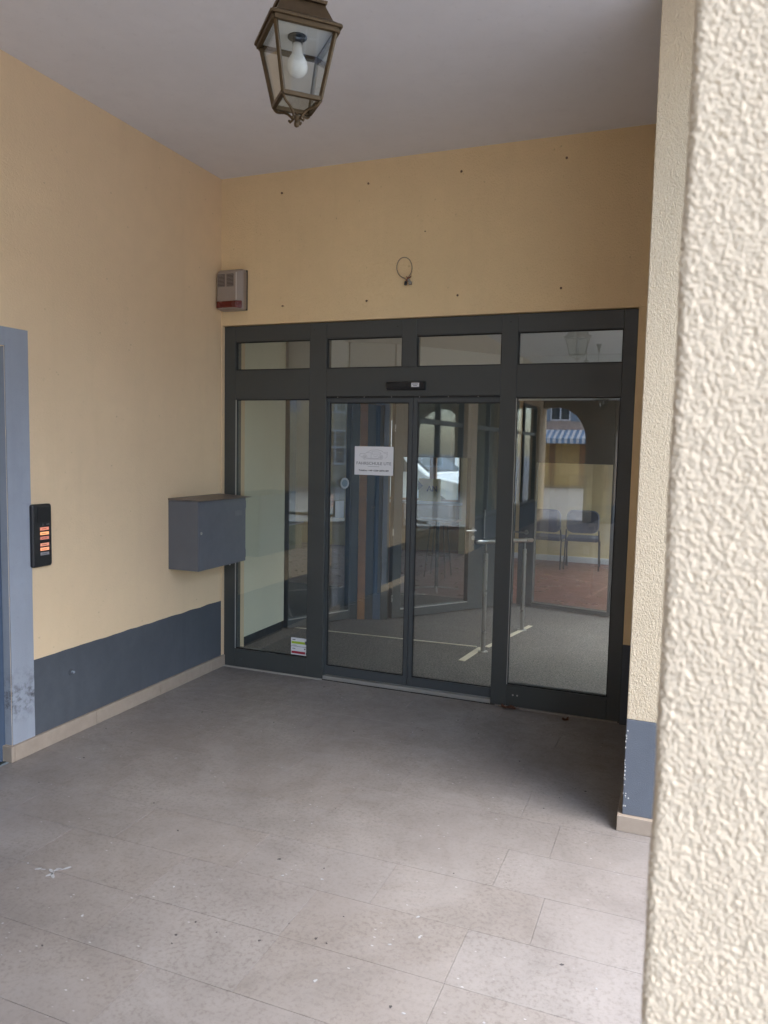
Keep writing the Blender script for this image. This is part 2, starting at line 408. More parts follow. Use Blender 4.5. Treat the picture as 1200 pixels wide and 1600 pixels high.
# chips where the paint has come off the edge of the pier
random.seed(3)
ch = MB()
for k in range(26):
    z = .10+.43*random.random()**1.3; r = random.uniform(.0015, .0045); 
    x = PX-.0005+abs(random.gauss(0, .004 if z > .22 else .012))
    n = 7; pts = [(x+r*random.uniform(.5, 1.2)*math.cos(6.283*i/n), PY-.0022, z+r*random.uniform(.6, 1.6)*math.sin(6.283*i/n)) for i in range(n)]
    ch.add(pts+[(p[0], PY+.001, p[2]) for p in pts], [tuple(range(n))]+[(i, n+i, n+(i+1) % n, (i+1) % n) for i in range(n)])
m_chip = plain('bare_plaster_chip', (.62, .60, .56), .8)
c_ = ch.build('paint_chips', m_chip, pr); c_['kind'] = 'stuff'
# remaining pillars of the arcade
for yc in (-7.4, -10.7):
    pier('pillar', PX+.03, 3.72, yc-.30, yc+.30, .08, m_pier, m_dadol)
# end wall with two arches
def arch_poly(x0, x1, cx, r, zs, n=14):
    return [(x0, 0), (x0, zs)]+[(cx-r*math.cos(math.pi*i/n), zs+r*math.sin(math.pi*i/n)) for i in range(1, n)]+[(x1, zs), (x1, 0)]
def arch_wall(name, y0, y1, X0, X1, arches, top, m):
    mb = MB()
    xs = [X0]
    for cx, r, zs in arches: xs += [cx-r, cx+r]
    xs.append(X1)
    for i in range(0, len(xs), 2): mb.box(xs[i], xs[i+1], y0, y1, 0, top)
    for cx, r, zs in arches:
        n = 20; P = [(cx-r*math.cos(math.pi*i/n), zs+r*math.sin(math.pi*i/n)) for i in range(n+1)]
        for (xa, za), (xb, zb) in zip(P[:-1], P[1:]):
            mb.hull8([(xa, y0, za), (xb, y0, zb), (xb, y1, zb), (xa, y1, za)], [(xa, y0, top), (xb, y0, top), (xb, y1, top), (xa, y1, top)])
    return structure(name, mb, m)
we = arch_wall('wall_end', END-.5, END, -.57, 3.76, [(.25, .8, 2.03), (2.50, .74, 2.05)], H, m_endshade)
MB().box(1.049, 1.761, END-.5-.003, END+.003, .0, .45).build('dado', m_dado, we)

structure('cross_beam', MB().box(0.001, 3.75, END+.001, END+.3, 2.97, 3.2), m_ceil)
# near pillar beside the camera: real roughcast relief
def vnoise(U, V, seed, per):
    rs = np.random.RandomState(seed); G = rs.rand(512, 512)
    th = seed*1.37; a = (U*math.cos(th)-V*math.sin(th))/per+900; b = (U*math.sin(th)+V*math.cos(th))/per+900; i = np.floor(a).astype(int); j = np.floor(b).astype(int); fa = a-i; fb = b-j
    fa = fa*fa*(3-2*fa); fb = fb*fb*(3-2*fb); i0 = i % 512; i1 = (i+1) % 512; j0 = j % 512; j1 = (j+1) % 512
    return (G[i0, j0]*(1-fa)*(1-fb)+G[i1, j0]*fa*(1-fb)+G[i0, j1]*(1-fa)*fb+G[i1, j1]*fa*fb)*2-1
def near_pillar():
    X0, X1, Y0, Y1 = 3.3415, 3.80, -4.50, -4.02
    rc = .006
    def steps(a, b, s): return list(np.arange(a, b, s))
    us = steps(-.46, -.085, .004)+steps(-.085, .02, .0006)+steps(.02, .481, .005)   # <0 street face, >0 jamb
    zs = steps(.53, 1.16, .004)+steps(1.16, 2.24, .0006)+steps(2.24, H, .005)+[H]
    U, Z = np.meshgrid(np.array(us), np.array(zs), indexing='ij')
    Uw = U+.0015*vnoise(U+3, Z+1, 5, .009); Zw = Z+.0015*vnoise(U+7, Z+9, 6, .02)
    h = vnoise(Uw+1, Zw, 1, .0017)*1.0+vnoise(Uw*.9-Zw*.35+5, Zw*.9+Uw*.3+2, 2, .0013)*.45+vnoise(Uw, Zw, 8, .0022)*.75+vnoise(U+2, Z, 3, .0011)*.25+vnoise(U, Z, 4, .045)*.35
    h = (np.tanh(h*.9)-.25*np.clip(-h-.5, 0, 1))*.00085
    ang = np.clip((U+rc)/(2*rc), 0, 1)*math.pi/2       # corner turn
    nx = -np.sin(ang); ny = -np.cos(ang)
    cx = X0+rc; cy = Y0+rc
    bx = np.where(U < -rc, X0-U, np.where(U > rc, X0, cx+rc*nx)); by = np.where(U < -rc, Y0, np.where(U > rc, Y0+U, cy+rc*ny))
    # smooth larger waviness of the edge
    wv = .0016*vnoise(Z*0+.5, Z, 11, .055)
    vx = bx+nx*h+wv*np.exp(-np.abs(U)/.03); vy = by+ny*h
    V = np.stack([vx, vy, Z], -1).reshape(-1, 3); nu, nz = U.shape
    idx = np.arange(nu*nz).reshape(nu, nz)
    F = np.stack([idx[:-1, :-1], idx[1:, :-1], idx[1:, 1:], idx[:-1, 1:]], -1).reshape(-1, 4)
    me = bpy.data.meshes.new('roughcast'); me.vertices.add(len(V)); me.vertices.foreach_set('co', V.astype(np.float32).ravel())
    me.loops.add(F.size); me.loops.foreach_set('vertex_index', F.astype(np.int32).ravel())
    me.polygons.add(len(F)); me.polygons.foreach_set('loop_start', np.arange(0, F.size, 4, dtype=np.int32))
    me.polygons.foreach_set('loop_total', np.full(len(F), 4, dtype=np.int32)); me.polygons.foreach_set('use_smooth', np.ones(len(F), bool))
    me.update(); me.validate(); me.materials.append(m_rough)
    core = structure('pillar', MB().box(X0+.006, X1, Y0+.006, Y1, .0, H), m_pier)
    o = bpy.data.objects.new('roughcast', me); C.objects.link(o); o.parent = core
    MB().box(X0-.002, X1+.001, Y0-.002, Y1+.001, .076, .532).build('dado', m_dadol, core, .003)
    MB().box(X0-.02, X1+.02, Y0-.02, Y1+.02, .0, .077).build('base_stone', m_stone, core, .003)
near_pillar()

# ------------------------------------------------------------------ side door in the left wall and its painted surround
sd_ = empty('door_surround', (0, -2.01, 0), 'pale blue-grey painted surround round the side door at the left edge', 'door surround')
def rough_strip(y0, y1, z0, z1, x):
    mb = MB(); n = 70; vs = []; fs = []
    for i in range(n+1):
        z = z0+(z1-z0)*i/n; e = .0022*mnoise.noise(Vector((1.7, z*14, 0)))+.001*mnoise.noise(Vector((4, z*60, 0)))
        vs += [(0, y0+abs(e), z), (x, y0+abs(e), z), (x, y1+e*.5, z), (0, y1+e*.5, z)]
    for i in range(n):
        a = i*4; b = a+4; fs += [(a, b, b+1, a+1), (a+1, b+1, b+2, a+2), (a+2, b+2, b+3, a+3)]
    fs += [(n*4, n*4+1, n*4+2, n*4+3)]
    return mb.add(vs, fs)
rough_strip(-2.009, -1.857, .089, 2.345, .006).build('jamb_band', m_portal, sd_)
MB().box(0, .0055, -3.41, -2.0095, 2.248, 2.345).build('head_band', m_portal, sd_)
MB().box(0, .006, -3.41, -3.252, .089, 2.247).build('jamb_band', m_portal, sd_)
MB().box(-.30, -.0, -2.0125, -2.0105, .089, 2.244).build('reveal', m_portal, sd_)
dr = empty('side_door', (-.2, -2.6, 0), 'dark blue-grey side door set back in the left wall', 'door')
MB().box(-.10, -.06, -3.16, -2.10, .012, 2.16).build('door_leaf', m_blue, dr, .003)
MB().box(-.10, -.045, -2.098, -2.014, .0, 2.244).build('frame_post', m_blue, dr, .003)
MB().box(-.10, -.045, -3.249, -3.162, .0, 2.244).build('frame_post', m_blue, dr, .003)
MB().box(-.10, -.045, -3.16, -2.10, 2.162, 2.244).build('frame_head', m_blue, dr, .003)
MB().cyl((-.06, -3.06, 1.05), (-.02, -3.06, 1.05), .01).cyl((-.02, -3.06, 1.05), (-.02, -2.95, 1.05), .01).build('handle', m_steel, dr)
# small screw cap on the dado, under the intercom
k = empty('pipe_cap', (.003, -1.575, .381), 'small round painted cap on the blue dado of the left wall', 'wall cap')
MB().cyl((.003, -1.575, .381), (.007, -1.575, .381), .021, 20).build('plate', m_dado, k)
MB().cyl((.007, -1.575, .383), (.026, -1.577, .384), .008, 12).build('plug', plain('cap_grey', (.25, .28, .32), .4), k, .002)

# ------------------------------------------------------------------ entrance screen
sc_ = empty('entrance_screen', (1.52, .06, 0), 'dark grey glazed entrance screen with sliding doors and four top lights', 'entrance')
yf, yb = .030, .115
def bar(name, x0, x1, z0, z1, y0=yf, y1=yb, m=None, par=sc_, bv=.0025):
    return MB().box(x0, x1, y0, y1, z0, z1).build(name, m or m_frame, par, bv)
e = .0006
posts = [(.0108, .108), (.745, .880), (1.466, 1.573), (2.173, 2.281), (2.949, 3.031)]
bar('outer_post', *posts[0], 0.004, FH); bar('outer_post', *posts[4], 0.004, FH)
bar('mullion', .745, .880, .004, FH-.0); bar('mullion', 2.173, 2.281, .004, FH)
bar('mullion', 1.466, 1.573, 2.3185, FH)
tl = [(.108, .745), (.880, 1.466), (1.573, 2.173), (2.281, 2.949)]
for i, (a, b) in enumerate(tl): bar('head_rail', a+e, b-e, 2.533, FH, yf+.001)
bar('transom_rail', .108+e, .745-e, 2.100, 2.318, yf+.001); bar('transom_rail', .88+e, 2.173-e, 2.118, 2.318, yf+.001); bar('transom_rail', 2.281+e, 2.949-e, 2.106, 2.318, yf+.001)
bar('bottom_rail', .108+e, .745-e, .004, .146, yf+.001); bar('bottom_rail', 2.281+e, 2.949-e, .004, .151, yf+.001)
def pane(x0, x1, z0, z1, par, name='pane', yy=.052, g=.009):
    p = MB().box(x0+.003, x1-.003, yy, yy+.006, z0+.003, z1-.003).build(name, m_glass, par)
    gm = MB()
    for a, b, c, d in ((x0, x1, z0, z0+g), (x0, x1, z1-g, z1), (x0, x0+g, z0+g, z1-g), (x1-g, x1, z0+g, z1-g)):
        gm.box(a+e, b-e, yy-.008, yy-.0008, c+e, d-e)
    gm.build('gasket', m_gasket, p if par is not sc_ else sc_) if False else gm.build('gasket', m_gasket, par)
    return p
for a, b in tl: pane(a, b, 2.318, 2.533, sc_, 'top_light')
pane(.108, .745, .146, 2.100, sc_, 'side_pane'); pane(2.281, 2.949, .151, 2.106, sc_, 'side_pane')
# highlights on the left glazing beads, put in as thin bright strips
for x, z0, z1 in ((.1085, .15, 2.095), (2.2815, .155, 2.1)):
    bar('bead_highlight', x, x+.004, z0, z1, .034, .0435, m_alu, bv=0)
# sliding leaves
for x0, x1, s0, s1, nm in ((.855, 1.545, .040, .029, 'left'), (1.549, 2.21, .030, .036, 'right')):
    lf = MB().box(x0, x0+s0, .062, .100, .034, 2.112).box(x1-s1, x1, .062, .100, .034, 2.112).box(x0+s0, x1-s1, .0625, .0995, .034, .101).box(x0+s0, x1-s1, .0625, .0995, 2.076, 2.112).build('sliding_door_leaf', m_frame2, sc_, .002)
    off = lf
    q = MB().box(x0+s0+.001, x1-s1-.001, .078, .084, .102, 2.075).build('pane', m_glass, lf)
    gm = MB(); g = .007; X0, X1, Z0, Z1 = x0+s0+e, x1-s1-e, .101+e, 2.076-e
    for a, b, c, d in ((X0, X1, Z0, Z0+g), (X0, X1, Z1-g, Z1), (X0, X0+g, Z0+g, Z1-g), (X1-g, X1, Z0+g, Z1-g)): gm.box(a, b, .068, .077, c, d)
    gm.build('gasket', m_gasket, lf)
MB().box(.8805, 2.1725, .042, .13, .002, .022).box(.8805, 2.1725, .036, .0415, .002, .030).build('threshold', m_alu, sc_, .0015)
MB().box(.8805, 2.1725, .0405, .1, 2.1085, 2.1175).build('door_head_seal', m_gasket, sc_)
for k_ in range(6): MB().cyl((.97+.21*k_, .044, 2.1125), (.97+.21*k_, .0395, 2.1125), .0035, 8).build('screw', m_alu, sc_)
# small drainage caps and screws in the frame
for x, z in ((2.33, .085), (2.36, .085), (2.83, .09), (2.87, .09), (.17, .07), (.62, .065), (.91, .062)):
    MB().cyl((x, .0325, z), (x, .0292, z), .006, 10).build('screw_cap', m_alu if x > 2.2 and x < 2.4 else m_frame2, sc_)
for x in (.16, .66, 1.52, .95, 1.75, 2.1, 2.35, 2.88): MB().box(x-.022, x+.022, .0296, .0312, 2.285, 2.294).build('drain_cap', m_frame, sc_, .001)
for x in (.78, 1.43, 2.23): MB().cyl((x, .031, 2.60), (x, .0285, 2.60), .004, 8).build('screw_cap', m_gasket, sc_)
# mortar line at the foot of the screen
MB().box(.012, .88, .012, .0295, -.0005, .006).build('sealant_joint', plain('pale_sealant', (.42, .39, .35), .8), sc_)
MB().box(2.21, 3.02, .012, .0295, -.0005, .006).build('sealant_joint', plain('sealant', (.30, .27, .24), .8), sc_)

# door sensor above the doors
se = empty('door_sensor', (1.505, .0, 2.187), 'flat black motion sensor with a tiny white sticker above the sliding doors', 'sensor')
MB().extrude([(.029, 2.157), (.029, 2.218), (-.004, 2.212), (-.012, 2.190), (.0, 2.162)], 0, 1.364, 1.647).build('housing', m_black, se, .004)
MB().box(1.37, 1.515, -.0135, -.0105, 2.176, 2.203).build('sensor_window', m_gasket, se, .002)
MB().box(1.556, 1.612, -.0145, -.0095, 2.177, 2.205).build('sticker', m_white, se)
MB().box(1.562, 1.606, -.0152, -.0142, 2.194, 2.199).box(1.57, 1.60, -.0152, -.0142, 2.184, 2.188).build('sticker_print', m_ink, se)

# ------------------------------------------------------------------ text helper
def text(body, x, y, z, size, m, par, name='lettering', align='CENTER', sx=1.0, depth=.0003, bold=0, width=None):
    cu = bpy.data.curves.new(name, 'FONT'); cu.body = body; cu.size = size; cu.align_x = align; cu.extrude = depth; cu.offset = bold
    cu.resolution_u = 3
    o = bpy.data.objects.new(name, cu); C.objects.link(o); o.data.materials.append(m)
    off = Vector((0, 0, 0)); p = par
    while p: off += p.location; p = p.parent
    o.parent = par; o.location = Vector((x, y, z))-off; o.rotation_euler = (R(90), 0, 0)
    if width:
        bpy.context.view_layer.update(); sx = width/max(o.dimensions.x, 1e-4)
    o.scale = (sx, 1, 1)
    bpy.context.view_layer.update()
    me = bpy.data.meshes.new_from_object(o.evaluated_get(bpy.context.evaluated_depsgraph_get()))
    n = bpy.data.objects.new(name, me); C.objects.link(n); n.parent = par; n.location = o.location.copy(); n.rotation_euler = o.rotation_euler; n.scale = o.scale
    bpy.data.objects.remove(o); return n
# paper notice on the left sliding leaf
pz0, pz1, px0, px1 = 1.553, 1.760, 1.098, 1.400
nt2 = empty('paper_notice', (1.25, .0765, 1.553), 'white driving school notice with a car drawing taped inside the left sliding door', 'notice')
yy = .0770
MB().box(px0, px1, yy-.0006, yy+.0005, pz0, pz1).build('paper', m_white, nt2)
yt = yy-.0012
def ink_line(mb, pts, wd=.0011):
    for (xa, za), (xb, zb) in zip(pts[:-1], pts[1:]):
        d = Vector((xb-xa, 0, zb-za)); 
        if d.length < 1e-6: continue
        n = Vector((-d.z, 0, d.x)).normalized()*wd/2; t = d.normalized()*wd*.3
        a = Vector((xa, yt, za))-t; b = Vector((xb, yt, zb))+t; k3 = Vector((0, .0005, 0))
        mb.hull8([a-n, b-n, b-n+k3, a-n+k3], [a+n, b+n, b+n+k3, a+n+k3])
def circ(cx, cz, r, n=14, a0=0, a1=2*math.pi): return [(cx+r*math.cos(a0+(a1-a0)*i/n), cz+r*math.sin(a0+(a1-a0)*i/n)) for i in range(n+1)]
cr = MB(); ox, oz = 1.245, 1.693
body = [(-.105, -.006), (-.108, .006), (-.10, .014), (-.062, .017), (-.050, .024), (-.02, .040), (.03, .044), (.065, .036), (.085, .022), (.105, .016), (.108, -.002), (.10, -.012), (.088, -.016)]
ink_line(cr, [(ox+a, oz+b) for a, b in body])
for cx_ in (-.066, .058):
    ink_line(cr, circ(ox+cx_, oz-.010, .0165)); ink_line(cr, circ(ox+cx_, oz-.010, .009)); ink_line(cr, [(ox+cx_-.009, oz-.010), (ox+cx_+.009, oz-.010)]); ink_line(cr, [(ox+cx_, oz-.019), (ox+cx_, oz-.001)])
ink_line(cr, [(ox-.049, oz-.018), (ox+.041, oz-.018)], .0016); ink_line(cr, [(ox-.049, oz-.024), (ox+.041, oz-.024)], .0012)
ink_line(cr, [(ox-.045, oz+.022), (ox-.018, oz+.022), (ox-.018, oz-.016)]); ink_line(cr, [(ox-.01, oz+.03), (ox+.05, oz+.028), (ox+.06, oz+.014), (ox-.01, oz+.012), (ox-.01, oz+.03)])
ink_line(cr, [(ox+.0, oz+.0), (ox+.02, oz-.006), (ox+.035, oz+.004)]); ink_line(cr, [(ox-.10, oz-.008), (ox-.083, oz-.010)]); ink_line(cr, [(ox+.088, oz+.026), (ox+.108, oz+.030), (ox+.108, oz+.010)])
cr.build('car_drawing', m_ink, nt2)
text('FAHRSCHULE UTE', 1.249, yt, 1.628, .030, m_ink, nt2, 'lettering', width=.272)
ul = MB(); ink_line(ul, [(1.205, 1.615), (1.292, 1.615)], .0016); ul.build('rule', m_inkd, nt2)
text('Telefon: +49 1520 2076189', 1.249, yt, 1.581, .0155, m_inkd, nt2, 'lettering', width=.235, bold=.0004)
# two stickers on the left side pane
st = empty('window_sticker', (.676, .0505, .15), 'small white sticker with green band over red band, low on left side pane', 'sticker')
MB().box(.602, .745, .0502, .0515, .158, .290).build('sticker_sheet', m_white, st)
MB().box(.607, .742, .0492, .0501, .244, .262).build('green_band', m_green, st)
MB().box(.607, .724, .0492, .0501, .168, .186).build('red_band', m_redp, st)
MB().box(.730, .742, .0492, .0501, .168, .182).build('print_mark', m_ink, st)
MB().box(.722, .736, .0488, .0491, .246, .270).build('print_mark', m_ink, st)
MB().box(.715, .726, .0492, .0501, .203, .212).build('print_mark', m_ink, st)
MB().box(.602, .745, .0494, .0501, .2225, .2245).box(.615, .64, .0494, .0501, .272, .277).box(.615, .64, .0494, .0501, .204, .208).box(.615, .65, .0494, .0501, .230, .233).build('fine_print', m_inkd, st)

# ------------------------------------------------------------------ things on the walls
# siren
si = empty('alarm_siren', (.11, 0, 2.9), 'beige alarm siren with red lens, high in the left corner', 'alarm siren')
x0, x1, z0, z1 = .012, .228, 2.755, 3.055
def rrect(x0, x1, z0, z1, r, n=4):
    P = []
    for cx_, cz_, a in ((x1-r, z0+r, -90), (x1-r, z1-r, 0), (x0+r, z1-r, 90), (x0+r, z0+r, 180)):
        for i in range(n+1): t = R(a+90*i/n); P.append((cx_+r*math.cos(t), cz_+r*math.sin(t)))
    return P
def loft_y(mb, loops):   # loops: list of (y, poly xz) same count
    n = len(loops[0][1]); vs = [(x, y, z) for y, P in loops for x, z in P]; fs = []
    for k in range(len(loops)-1):
        for i in range(n): fs.append((k*n+i, k*n+(i+1) % n, (k+1)*n+(i+1) % n, (k+1)*n+i))
    fs += [tuple(range(n)), tuple(range((len(loops)-1)*n, len(loops)*n))]
    return mb.add(vs, fs)
MB().box(x0+.003, x1+.004, -.006, 0, z0+.004, z1-.002).build('back_plate', m_black, si)
loft_y(MB(), [(-.0065, rrect(x0, x1, z0, z1, .02)), (-.05, rrect(x0, x1, z0, z1, .02)), (-.085, rrect(x0+.008, x1-.035, z0+.006, z1-.016, .02)), (-.09, rrect(x0+.014, x1-.045, z0+.012, z1-.03, .016))]).build('housing', m_siren, si, .003)
for a in (x0+.018, x0+.094):
    g = MB().box(a, a+.058, -.0915, -.088, 2.925, 3.015).build('grille', m_grille, si)
    lv = MB()
    for i in range(9): lv.box(a+.001, a+.057, -.0935, -.0916, 2.928+.0098*i, 2.9315+.0098*i)
    lv.build('louvre', m_siren, g)
loft_y(MB(), [(-.062, rrect(x0-.002, x1-.006, z0+.012, z0+.068, .01)), (-.088, rrect(x0+.002, x1-.030, z0+.014, z0+.066, .01)), (-.096, rrect(x0+.012, x1-.045, z0+.02, z0+.06, .01))]).build('red_lens', m_red, si, .003)
MB().box(x1-.044, x1-.038, -.0895, -.084, z0+.07, z1-.03).build('edge_trim', plain('siren_edge', (.55, .50, .45), .3), si)
# screws left in the back wall
pos = [(.524, 3.584), (1.206, 3.58), (1.874, 3.589), (2.558, 3.596), (1.628, 3.225), (.538, 2.778), (1.208, 2.782), (1.871, 2.786), (2.554, 2.795)]
lbl = ['rusty screw left in back wall, first of the top row from the siren side', 'rusty screw left in back wall, second of the top row from the siren side',
 'rusty screw left in back wall, third of the top row from the siren side', 'rusty screw in back wall at the right end of the top row near the pier',
 'tiny screw alone in the middle of the back wall above the cable loop', 'rusty screw in back wall low beside the alarm siren',
 'rusty screw in back wall low, just left below the cable loop', 'rusty screw in back wall low, just right below the cable loop', 'rusty screw in back wall low at the right, above the right side pane']
for (x, z), l in zip(pos, lbl):
    s_ = .5 if l.startswith('tiny') else .85
    r_ = empty('wall_screw', (x, 0, z), l, 'screw', group='screws left in the wall above the doors')
    MB().cyl((x, .001, z), (x, -.0012, z), .012*s_, 12).build('wall_plug', m_back, r_)
    MB().cyl((x, -.001, z), (x, -.02*s_, z-.004), .0042*s_, 8).build('shank', m_rust, r_)
    MB().cyl((x, -.02*s_, z-.004), (x, -.026*s_, z-.005), .0092*s_, 10, .006*s_).build('screw_head', m_rust, r_)
# cable loop with connectors
cl = empty('cable_loop', (1.49, 0, 2.95), 'loop of grey cable with red wires and connectors hanging from the wall above doors', 'cable')
cxx, czz = 1.492, 2.985; pts = []
for i in range(25):
    t = R(-62+ 322*i/24); pts.append((cxx+.055*math.cos(t), -.012-.03*math.sin(math.pi*i/24), czz+.066*math.sin(t)))
pts = [(1.515, .005, 2.925)]+pts+[(1.505, -.02, 2.905), (1.515, -.022, 2.892)]
MB().tube(pts, .0034).build('cable', m_cable, cl, smooth=True)
MB().tube([(1.50, 0, 2.93), (1.512, -.02, 2.915), (1.525, -.03, 2.90)], .004).tube([(1.53, 0, 2.928), (1.52, -.022, 2.915), (1.505, -.03, 2.895)], .004).build('red_wire', m_copper, cl, smooth=True)
MB().box(1.528, 1.548, -.045, -.020, 2.868, 2.888).build('connector', m_conn, cl, .002)
MB().cyl((1.520, -.028, 2.905), (1.541, -.034, 2.876), .009).build('connector', m_conn, cl, .002)
MB().cyl((1.502, -.022, 2.893), (1.500, -.026, 2.868), .010).build('connector', m_black, cl, .002)

# mailbox on the left wall
mx = empty('mailbox', (0, -.65, .88), 'grey metal letterbox with a slightly open lid on the left wall', 'letterbox')
Y0, Y1, XF = -.655, -.255, .235
Y0 = -.652
# the box stands off the wall with its hinged door facing the camera
MB().box(.0, XF+.012, Y0+.014, Y1, .868, 1.352).build('body', m_mail, mx, .003) if False else None
YB = -.655
def mbx(x, y, z): return (x, y, z)
# body: 0.25 deep off the wall (x), 0.38 wide; side panel faces the street, front faces +x
bw = MB().box(.0, .250, -.650, -.042, .870, 1.356).build('body', m_mail, mx, .002)
MB().box(.2503, .2545, -.642, -.050, .884, 1.346).build('door', m_mail, mx, .0012)
MB().cyl((.2545, -.625, 1.135), (.260, -.625, 1.135), .010, 14).cyl((.260, -.625, 1.135), (.2612, -.625, 1.135), .004, 8).build('lock', m_steel, mx)
MB().box(.2548, .2562, -.20, -.10, 1.225, 1.262).build('name_card', plain('faded_label', (.16, .165, .175), .6), mx)
for z in (.93, 1.30): MB().cyl((.251, -.0475, z-.03), (.251, -.0475, z+.03), .0045, 8).build('hinge', m_mail, mx)
MB().hull8([(-.0, -.653, 1.357), (.275, -.653, 1.3605), (.285, -.012, 1.357), (-.0, -.012, 1.357)], [(-.0, -.653, 1.371), (.276, -.653, 1.3635), (.287, -.012, 1.3605), (-.0, -.012, 1.373)]).build('lid', m_maillid, mx, .001)
MB().cyl((.245, -.25, .870), (.245, -.25, .862), .006, 8).build('screw', m_alu, mx)

# intercom panel
ic = empty('intercom', (0, -1.8, 1.22), 'black door intercom with a column of orange lit name plates', 'intercom')
ya, yb2, za, zb = -1.868, -1.732, 1.050, 1.402
def loft_x(mb, loops):
    n = len(loops[0][1]); vs = [(x, y, z) for x, P in loops for y, z in P]; fs = []
    for k in range(len(loops)-1):
        for i in range(n): fs.append((k*n+i, k*n+(i+1) % n, (k+1)*n+(i+1) % n, (k+1)*n+i))
    fs += [tuple(range(n)), tuple(range((len(loops)-1)*n, len(loops)*n))]
    return mb.add(vs, fs)
loft_x(MB(), [(0.0, rrect(ya, yb2, za, zb, .012)), (.022, rrect(ya, yb2, za, zb, .012)), (.028, rrect(ya+.008, yb2-.004, za+.006, zb-.006, .012))]).build('housing', m_black, ic, .0015)
MB().box(.0282, .031, ya+.034, yb2-.010, 1.300, 1.388).build('camera_window', m_gasket, ic, .002)
MB().cyl((.0282, -1.797, 1.287), (.031, -1.797, 1.287), .006, 10).build('microphone', plain('mic', (.06, .06, .07), .3), ic)
MB().box(.0282, .030, -1.772, -1.752, 1.285, 1.290).build('led_bar', plain('led_bar', (.12, .12, .12), .3), ic)
zc = [1.264, 1.238, 1.212, 1.175, 1.150, 1.124]
for i, z in enumerate(zc):
    MB().box(.0282, .0312, -1.818, -1.757, z-.0085, z+.0085).build('name_plate', m_plates[i] if i < 5 else m_plate0, ic, .001)
    MB().box(.0313, .0318, -1.808, -1.775, z-.002, z+.001).build('name_print', m_copper if i < 5 else m_ink, ic)

# ------------------------------------------------------------------ lanterns
def make_lantern(label, group):
    L = empty('hanging_lantern', (0, 0, 0), label, 'lantern', group=group)
    rot = R(44)
    zr, zbt, hr, hb = 0, -.19, .100, .058         # rim level is z=0
    def corner(h, k, z):
        sx, sy = ((-1,-1),(1,-1),(1,1),(-1,1))[k % 4]; x, y = sx*h, sy*h
        return Vector((x*math.cos(rot)-y*math.sin(rot), x*math.sin(rot)+y*math.cos(rot), z))
    def beam(mb, a, b, w):
        d = (b-a).normalized(); c = Vector((a.x+b.x, a.y+b.y, 0)); c = c.normalized() if c.length > 1e-4 else Vector((1, 0, 0))
        s = d.cross(c).normalized()*w/2; t = d.cross(s).normalized()*w/2
        mb.hull8([a-s-t, a+s-t, a+s+t, a-s+t], [b-s-t, b+s-t, b+s+t, b-s+t]); return mb
    for k in range(4): beam(MB(), corner(hr-.008, k, -.004), corner(hb, k, zbt), .011).build('corner_bar', m_brass, L, .0015)
    rm = MB()
    for k in range(4): beam(rm, corner(hr-.002, k, -.002), corner(hr-.002, k+1, -.002), .014); beam(rm, corner(hr+.006, k, .009), corner(hr+.006, k+1, .009), .009)
    rm.build('rim', m_brass, L, .0015)
    br = MB()
    for k in range(4): beam(br, corner(hb, k, zbt), corner(hb, k+1, zbt), .013)
    br.build('bottom_frame', m_brass, L, .0015)
    # hood: flared square roof, white inside
    MB().sqprism((0, 0, 0), [(hr+.004, .014), (hr-.014, .030), (.066, .078), (.062, .080)], rot).build('hood', m_brass, L, .001)
    MB().sqprism((0, 0, 0), [(.071, .080), (.073, .088), (.058, .094), (.03, .108)], rot).build('cap', m_brass, L, .001)
    MB().lathe((0, 0, 0), [(.030, .106), (.040, .118), (.036, .132), (.020, .146), (.010, .152), (.016, .162), (.008, .172), (.006, .185)], 20).build('crown_knob', m_brass, L, smooth=True)
    rf = MB().sqprism((0, 0, 0), [(hr-.010, .004), (hr-.010, .010)], rot).build('reflector', m_refl, L)
    MB().cyl((0, 0, .0038), (0, 0, .0015), .030, 24).build('socket_ring', m_black, L)
    MB().cyl((0, 0, .001), (0, 0, -.016), .0155, 20).build('socket', m_black, L)
    MB().lathe((0, 0, 0), [(.0135, -.014), (.0155, -.030), (.0175, -.046), (.024, -.058), (.030, -.070), (.0325, -.083), (.030, -.096), (.022, -.107), (.011, -.113), (.002, -.115)], 24).build('bulb', m_bulb, L, smooth=True)
    for k in range(4):
        a, b, c, d = corner(hr-.012, k, -.006), corner(hr-.012, k+1, -.006), corner(hb-.001, k+1, zbt+.004), corner(hb-.001, k, zbt+.004)
        n = (b-a).cross(d-a).normalized()*.0015
        MB().hull8([a-n, b-n, c-n, d-n], [a+n, b+n, c+n, d+n]).build('pane', m_lglass, L)
    MB().sqprism((0, 0, 0), [(hb-.004, zbt-.001), (hb-.004, zbt+.002)], rot).build('base_pane', m_lglass, L)
    for k in range(4):
        a = corner(hb, k, zbt-.004); P = []
        for i in range(9):
            t = i/8; r = (1-t)*(1+.15*math.sin(t*math.pi))+.16*t; P.append((a.x*r, a.y*r, a.z-.044*t**1.4-.006*math.sin(t*math.pi*2)))
        P.append((a.x*.28, a.y*.28, a.z-.050)); P.append((a.x*.33, a.y*.33, a.z-.044))
        MB().tube(P, .0042, 6).build('scroll', m_brass, L, smooth=True)
    MB().lathe((0, 0, 0), [(.002, -.262), (.007, -.259), (.0085, -.252), (.007, -.245), (.005, -.240), (.014, -.236), (.015, -.230), (.006, -.226), (.004, -.222)], 14).build('finial', m_brass, L, smooth=True)
    MB().tube([(0, 0, .18), (0, 0, .70)], .006, 8).build('rod', m_brass, L)
    MB().lathe((0, 0, 0), [(.006, .68), (.03, .78), (.055, .855), (.055, .864)], 20).build('ceiling_rose', m_brass, L, smooth=True)
    return L
ZR = 2.925
